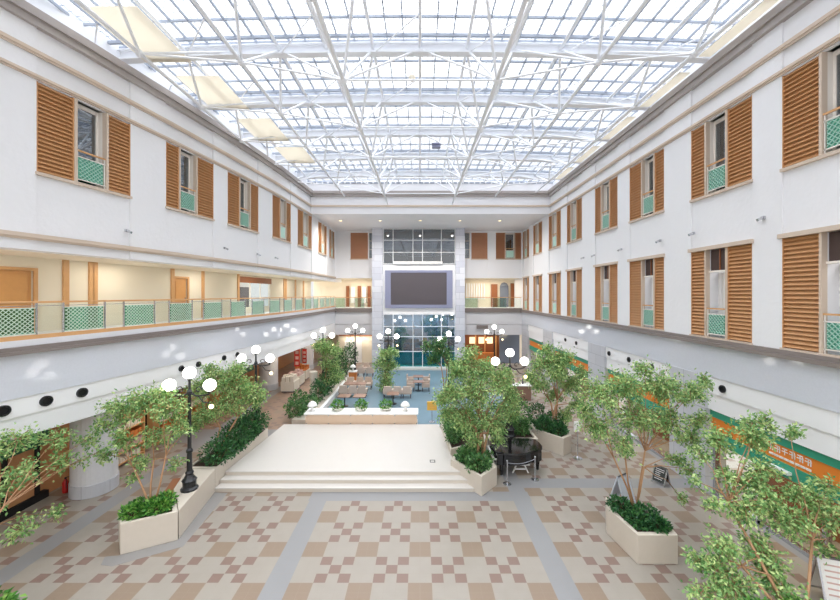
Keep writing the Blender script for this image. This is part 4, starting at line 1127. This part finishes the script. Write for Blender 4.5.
# ------------------------------------------------------------------ CAFE FURNITURE
def make_chair():
    o = empty('armchair', (0, 0, 0), 'x', 'chair', 'beige cafe armchairs')
    MB().box(-.27, .27, -.24, .27, .28, .45).build('seat', 'chair', o, bevel=.03)
    MB().box(-.27, .27, -.32, -.22, .28, .85).build('backrest', 'chair', o, bevel=.03)
    for s in (-1, 1): MB().box(min(s*.27, s*.34), max(s*.27, s*.34), -.3, .25, .3, .6).build('armrest', 'chair', o, bevel=.02)
    for (x, y) in ((-.26, -.26), (.26, -.26), (-.26, .22), (.26, .22)): MB().box(x-.025, x+.025, y-.025, y+.025, 0, .29).build('leg', 'table', o)
    return o
ch0 = make_chair(); used = [False]
def chair(x, y, rz, label):
    o = ch0 if not used[0] else copy_tree(ch0); used[0] = True
    o.location = (x, y, .012); o.rotation_euler.z = rz; o['label'] = label; return o
def make_table(top):
    o = empty('cafe_table', (0, 0, 0), 'x', 'table', 'square cafe tables')
    MB().box(-.4, .4, -.4, .4, .66, .7).build('tabletop', top, o, bevel=.01)
    MB().lathe([(.04, .04), (.04, .66)], (0, 0, 0), 10).build('pedestal', 'black', o)
    MB().lathe([(.25, 0), (.25, .02), (.06, .05)], (0, 0, 0), 14).build('foot', 'black', o)
    return o
t0 = make_table('tbrown'); tused = [False]
def table(x, y, label):
    o = t0 if not tused[0] else copy_tree(t0); tused[0] = True
    o.location = (x, y, .012); o['label'] = label; return o
def gx(px, Y): return (px-420)/360*Y
# front row left, backs to the viewer
for i, px in enumerate((344, 353.5, 362.5)):
    chair(gx(px, 25.6), 25.6, 0, 'beige armchair with its back to the stage wall, %s of the left row' % ['leftmost', 'middle', 'rightmost'][i])
table(gx(348, 25.8)-.05, 26.6, 'brown cafe table in front of the left row of armchairs, left one')
table(gx(360, 26.6)+.05, 26.6, 'brown cafe table in front of the left row of armchairs, right one')
for i, px in enumerate((350, 359.5, 368)):
    chair(gx(px, 27.7), 27.7, PI, 'beige armchair facing the viewer across the left tables, %s' % ['leftmost', 'middle', 'rightmost'][i])
for i, px in enumerate((388, 397.5, 407)):
    chair(gx(px, 25.4), 25.4, 0, 'beige armchair in the middle row behind the right bowl plant, %s' % ['leftmost', 'middle', 'rightmost'][i])
table(gx(393, 23.2)-.05, 23.9, 'brown cafe table right behind the middle of the tan stage wall')
table(gx(344, 23.2), 23.4, 'brown cafe table behind the left bowl plant')
table(gx(350, 23.2)+.6, 23.4, 'brown cafe table between the left and middle bowl plants')
for i, (px, Y, rz) in enumerate(((411, 27.2, -PI/2), (425.5, 27.2, PI/2), (410.5, 28.9, -PI/2), (426, 28.9, PI/2))):
    chair(gx(px, Y), Y, rz, 'beige armchair of the group before the tower, %s side, %s pair' % (['left', 'right'][i % 2], ['near', 'far'][i//2]))
table(gx(418.3, 27.2), 27.2, 'near cafe table of the group before the tower glass'); table(gx(418.3, 28.9), 28.9, 'far cafe table of the group before the tower glass')
for i, (px, Y) in enumerate(((361, 32.0), (370, 32.0), (366, 33.6))):
    chair(gx(px, Y), Y, PI if i == 2 else 0, 'beige armchair in the far left cafe corner, %s' % ['left', 'right', 'rearmost'][i])
for i, (px, Y) in enumerate(((493, 27.6), (505, 27.2), (512, 29.0), (500, 29.6), (518, 27.4))):
    if gx(px, Y) < 7.5: chair(gx(px, Y), Y, [0, 0, PI, PI, PI/2][i], 'beige armchair in the right hand cafe area, %s from the left' % names[i+1])
ct = empty('service_counter', (gx(353, 29.5), 29.5, 0), 'small orange brown counter with a white lamp in the cafe', 'counter')
X = gx(353, 29.5)
MB().box(X-.3, X+.3, 29.2, 29.8, 0, .95).build('body', 'goods1', ct); MB().box(X-.34, X+.34, 29.16, 29.84, .95, 1.0).build('top', 'white', ct)
mushroom(X, 29.5, 1.0, 'white mushroom shaped lamp on the orange brown cafe counter')
dk = empty('service_counter', (gx(514, 25), 25, 0), 'white cluttered service counter right of the cafe', 'counter')
MB().box(6.0, 7.6, 24.6, 25.3, 0, 1.0).build('body', 'tbrown', dk); MB().box(5.95, 7.65, 24.55, 25.35, 1.0, 1.05).build('top', 'white', dk)
for i in range(7):
    x = 6.1+i*.21; h = .12+.12*((i*7) % 3)
    tag(MB().lathe([(.06, 0), (.07, h*.5), (.04, h), ], (x, 24.8+.12*(i % 3), 1.05), 10).build('jar', ['white', 'goods3', 'table'][i % 3], loc=(x, 24.8+.12*(i % 3), 1.05)), 'small jar on the white service counter, %s from the left' % names[i], 'jar', 'jars on the service counter')
# ------------------------------------------------------------------ SIGNS
ys_ = empty('yellow_notice', (gx(432, 20.5), 20.5, 0), 'yellow notice box on a thin post beside the tan stage wall', 'sign')
x = gx(432, 20.5)
MB().box(x-.28, x+.28, 20.45, 20.55, .68, 1.18).build('board', 'yellow', ys_, bevel=.02)
mm = MB()
for z in (.8, .92, 1.04): mm.box(x-.18, x+.18, 20.445, 20.45, z, z+.03)
mm.build('printed_lines', 'wood', ys_)
MB().lathe([(.2, 0), (.2, .03), (.02, .05), (.02, .7)], (x, 20.5, 0), 12).build('stand', 'chrome', ys_)
def aframe(x, y, rz, w, h, face, label, frame='chrome', posterc='white', poster=True):
    o = empty('a_frame_sign', (0, 0, 0), label, 'sign')
    for s in (-1, 1):
        m = MB(); d = h*.32
        def P(u, t): return (u, s*d*(1-t), h*t)
        m.bar(P(-w/2, 0), P(-w/2, 1), .04); m.bar(P(w/2, 0), P(w/2, 1), .04)
        m.bar(P(-w/2, 1), P(w/2, 1), .045); m.bar(P(-w/2, .12), P(w/2, .12), .04)
        fr = m.build('frame', frame, o)
        b = MB(); nb = Vector((0, s*.012, .006))
        pts = [Vector(P(-w/2+.02, .14)), Vector(P(w/2-.02, .14)), Vector(P(w/2-.02, .97)), Vector(P(-w/2+.02, .97))]
        b.v = [tuple(p-nb*.5) for p in pts]+[tuple(p+nb*.5) for p in pts]
        b.f = [(3, 2, 1, 0), (4, 5, 6, 7)]+[(i, (i+1) % 4, 4+(i+1) % 4, 4+i) for i in range(4)]
        bd = b.build('board', face, o)
        if poster and s < 0:
            q = MB(); nn = Vector((0, -.012, -.004))
            def Q(u, t): return Vector(P(u, t))+nn
            r = random.Random(2)
            for k in range(6):
                t = .88-.11*k; u0 = -w*.36; u1 = u0+w*r.uniform(.4, .72)
                b0 = len(q.v); q.v += [tuple(Q(u0, t-.03)), tuple(Q(u1, t-.03)), tuple(Q(u1, t)), tuple(Q(u0, t))]; q.f.append((b0, b0+1, b0+2, b0+3))
            q.build('printed_lines', 'goods2' if face != 'slate' else 'white', bd)
    o.location = (x, y, 0); o.rotation_euler.z = rz; return o
aframe(9.78, 8.5, -.35, .62, 1.05, 'white', 'white A frame notice board standing at the lower right corner')
aframe(9.3, 13.9, -1.1, .45, .62, 'slate', 'small dark chalkboard A frame by the near right stone pier')
aframe(7.08, 12.6, .5, .55, .95, 'paleblue', 'pale blue A frame board behind the octagonal planter tree', 'paleblue', poster=False)
sp_ = empty('sign_stand', (7.05, 16.2, 0), 'slim grey sign stand with round base right of the piano planter', 'sign')
x, y = gx(576, 16.15), 16.0
MB().lathe([(.2, 0), (.2, .03), (.05, .06), (.025, .08), (.025, 1.35)], (x, y, 0), 16).build('post', 'chrome', sp_)
MB().box(x-.16, x+.16, y-.03, y+.0, 1.2, 1.65).build('board', 'white', sp_)
# grey inlay border along the left planter foot
trim(MB().prism([(-8.75, 10.0), (-8.6, 9.7), (-8.25, 9.65), (-6.85, 10.4), (-7.05, 13.2), (-7.6, 13.25), (-7.2, 10.66), (-8.4, 10.05)], .0005, .004), 'inlay')

# ------------------------------------------------------------------ LIGHT
W = bpy.data.worlds.new('World'); S.world = W; W.use_nodes = True; nt = W.node_tree; N = nt.nodes; L = nt.links
bg = N['Background']; tc = N.new('ShaderNodeTexCoord'); se = N.new('ShaderNodeSeparateXYZ'); L.new(tc.outputs['Generated'], se.inputs[0])
cl = N.new('ShaderNodeMath'); cl.operation = 'MAXIMUM'; cl.inputs[1].default_value = 0; L.new(se.outputs[2], cl.inputs[0])
pw = N.new('ShaderNodeMath'); pw.operation = 'POWER'; pw.inputs[1].default_value = 2.2; L.new(cl.outputs[0], pw.inputs[0])
mr = N.new('ShaderNodeMath'); mr.operation = 'MULTIPLY_ADD'; mr.inputs[1].default_value = 2.6; mr.inputs[2].default_value = .36; L.new(pw.outputs[0], mr.inputs[0])
bg.inputs[0].default_value = (.985, .99, 1, 1); L.new(mr.outputs[0], bg.inputs[1])
def area(name, loc, sx, sy, power, col=(1, .9, .75), rot=(0, 0, 0)):
    l = bpy.data.lights.new(name, 'AREA'); l.shape = 'RECTANGLE'; l.size = sx; l.size_y = sy; l.energy = power; l.color = col
    o = bpy.data.objects.new(name, l); o.location = loc; o.rotation_euler = rot; COL.objects.link(o); return o
for i, y in enumerate((9, 16, 22, 27.5, 33)):
    area('arcade_light', (XL(y)-1.6, y, R(-4.22)), .8, 2.5, 13, (1, .86, .7))
for y in (10, 14.5, 19, 24, 30, 35):
    area('balcony_light', (XL(y)-1.4, y, R(1.25)), .4, 1.6, 13, (1, .93, .82))
for k, x in enumerate((-7, -3.5, 0, 3.5, 7)):  # added fill spots with invented fittings, to brighten the dark back wall
    l = bpy.data.lights.new('soffit_fill_spot', 'SPOT'); l.energy = 400; l.spot_size = 2.9; l.spot_blend = 1; l.shadow_soft_size = .12; l.color = (1, .97, .93)
    o = bpy.data.objects.new('soffit_fill_spot', l); o.location = (x, 31.6, R(6.38)); COL.objects.link(o)
    d = empty('fill_fitting', (x, 31.6, R(6.4)), 'added round fill light in the back soffit, %s from the left' % ['first', 'second', 'third', 'fourth', 'fifth'][k], 'light', 'added soffit fill lights')
    MB().ring([(x+.16*math.cos(t), 31.6+.16*math.sin(t)) for t in np.linspace(0, 2*PI, 17)[:-1]], [(x+.12*math.cos(t), 31.6+.12*math.sin(t)) for t in np.linspace(0, 2*PI, 17)[:-1]], R(6.42), R(6.47)).build('rim', 'white', d)
    MB().lathe([(.12, 0), (.12, .02)], (x, 31.6, R(6.45)), 16).build('diffuser', 'bulb', d)
area('tower_fill', (0, 36.2, R(-2.0)), 6, .8, 230, (.95, .98, 1))  # fill added behind the tower glass to lift the dim interior and turquoise panes
area('gallery_light', (-6.6, 38.8, R(1.6)), 2.5, 1, 40); area('gallery_light', (7.5, 38.8, R(1.6)), 4, 1, 50)
area('shop_light', (7.2, 38.2, 3.0), 4, .8, 22, (1, .75, .45)); area('shop_light', (-6.6, 37.8, 3.0), 3, .5, 22)
for (y0, y1) in ((5, 13), (15.3, 20.2), (22.6, 28.3), (30.8, 34.8)):
    area('shop_light', (RX+1.15, (y0+y1)/2, R(-4.95)), .6, (y1-y0)*.8, 4*(y1-y0), (1, .8, .55))
# ------------------------------------------------------------------ CAMERA
cd = bpy.data.cameras.new('Camera'); cam = bpy.data.objects.new('Camera', cd); COL.objects.link(cam)
cam.location = (0, 0, CZ); cam.rotation_euler = (PI/2, 0, 0)
cd.sensor_width = 36; cd.lens = 36*360/840; cd.shift_y = -6/840; cd.clip_end = 200; cd.clip_start = .05
S.camera = cam
S.view_settings.view_transform = 'Standard'; S.view_settings.look = 'None'; S.view_settings.gamma = 1; S.view_settings.exposure = 1.3
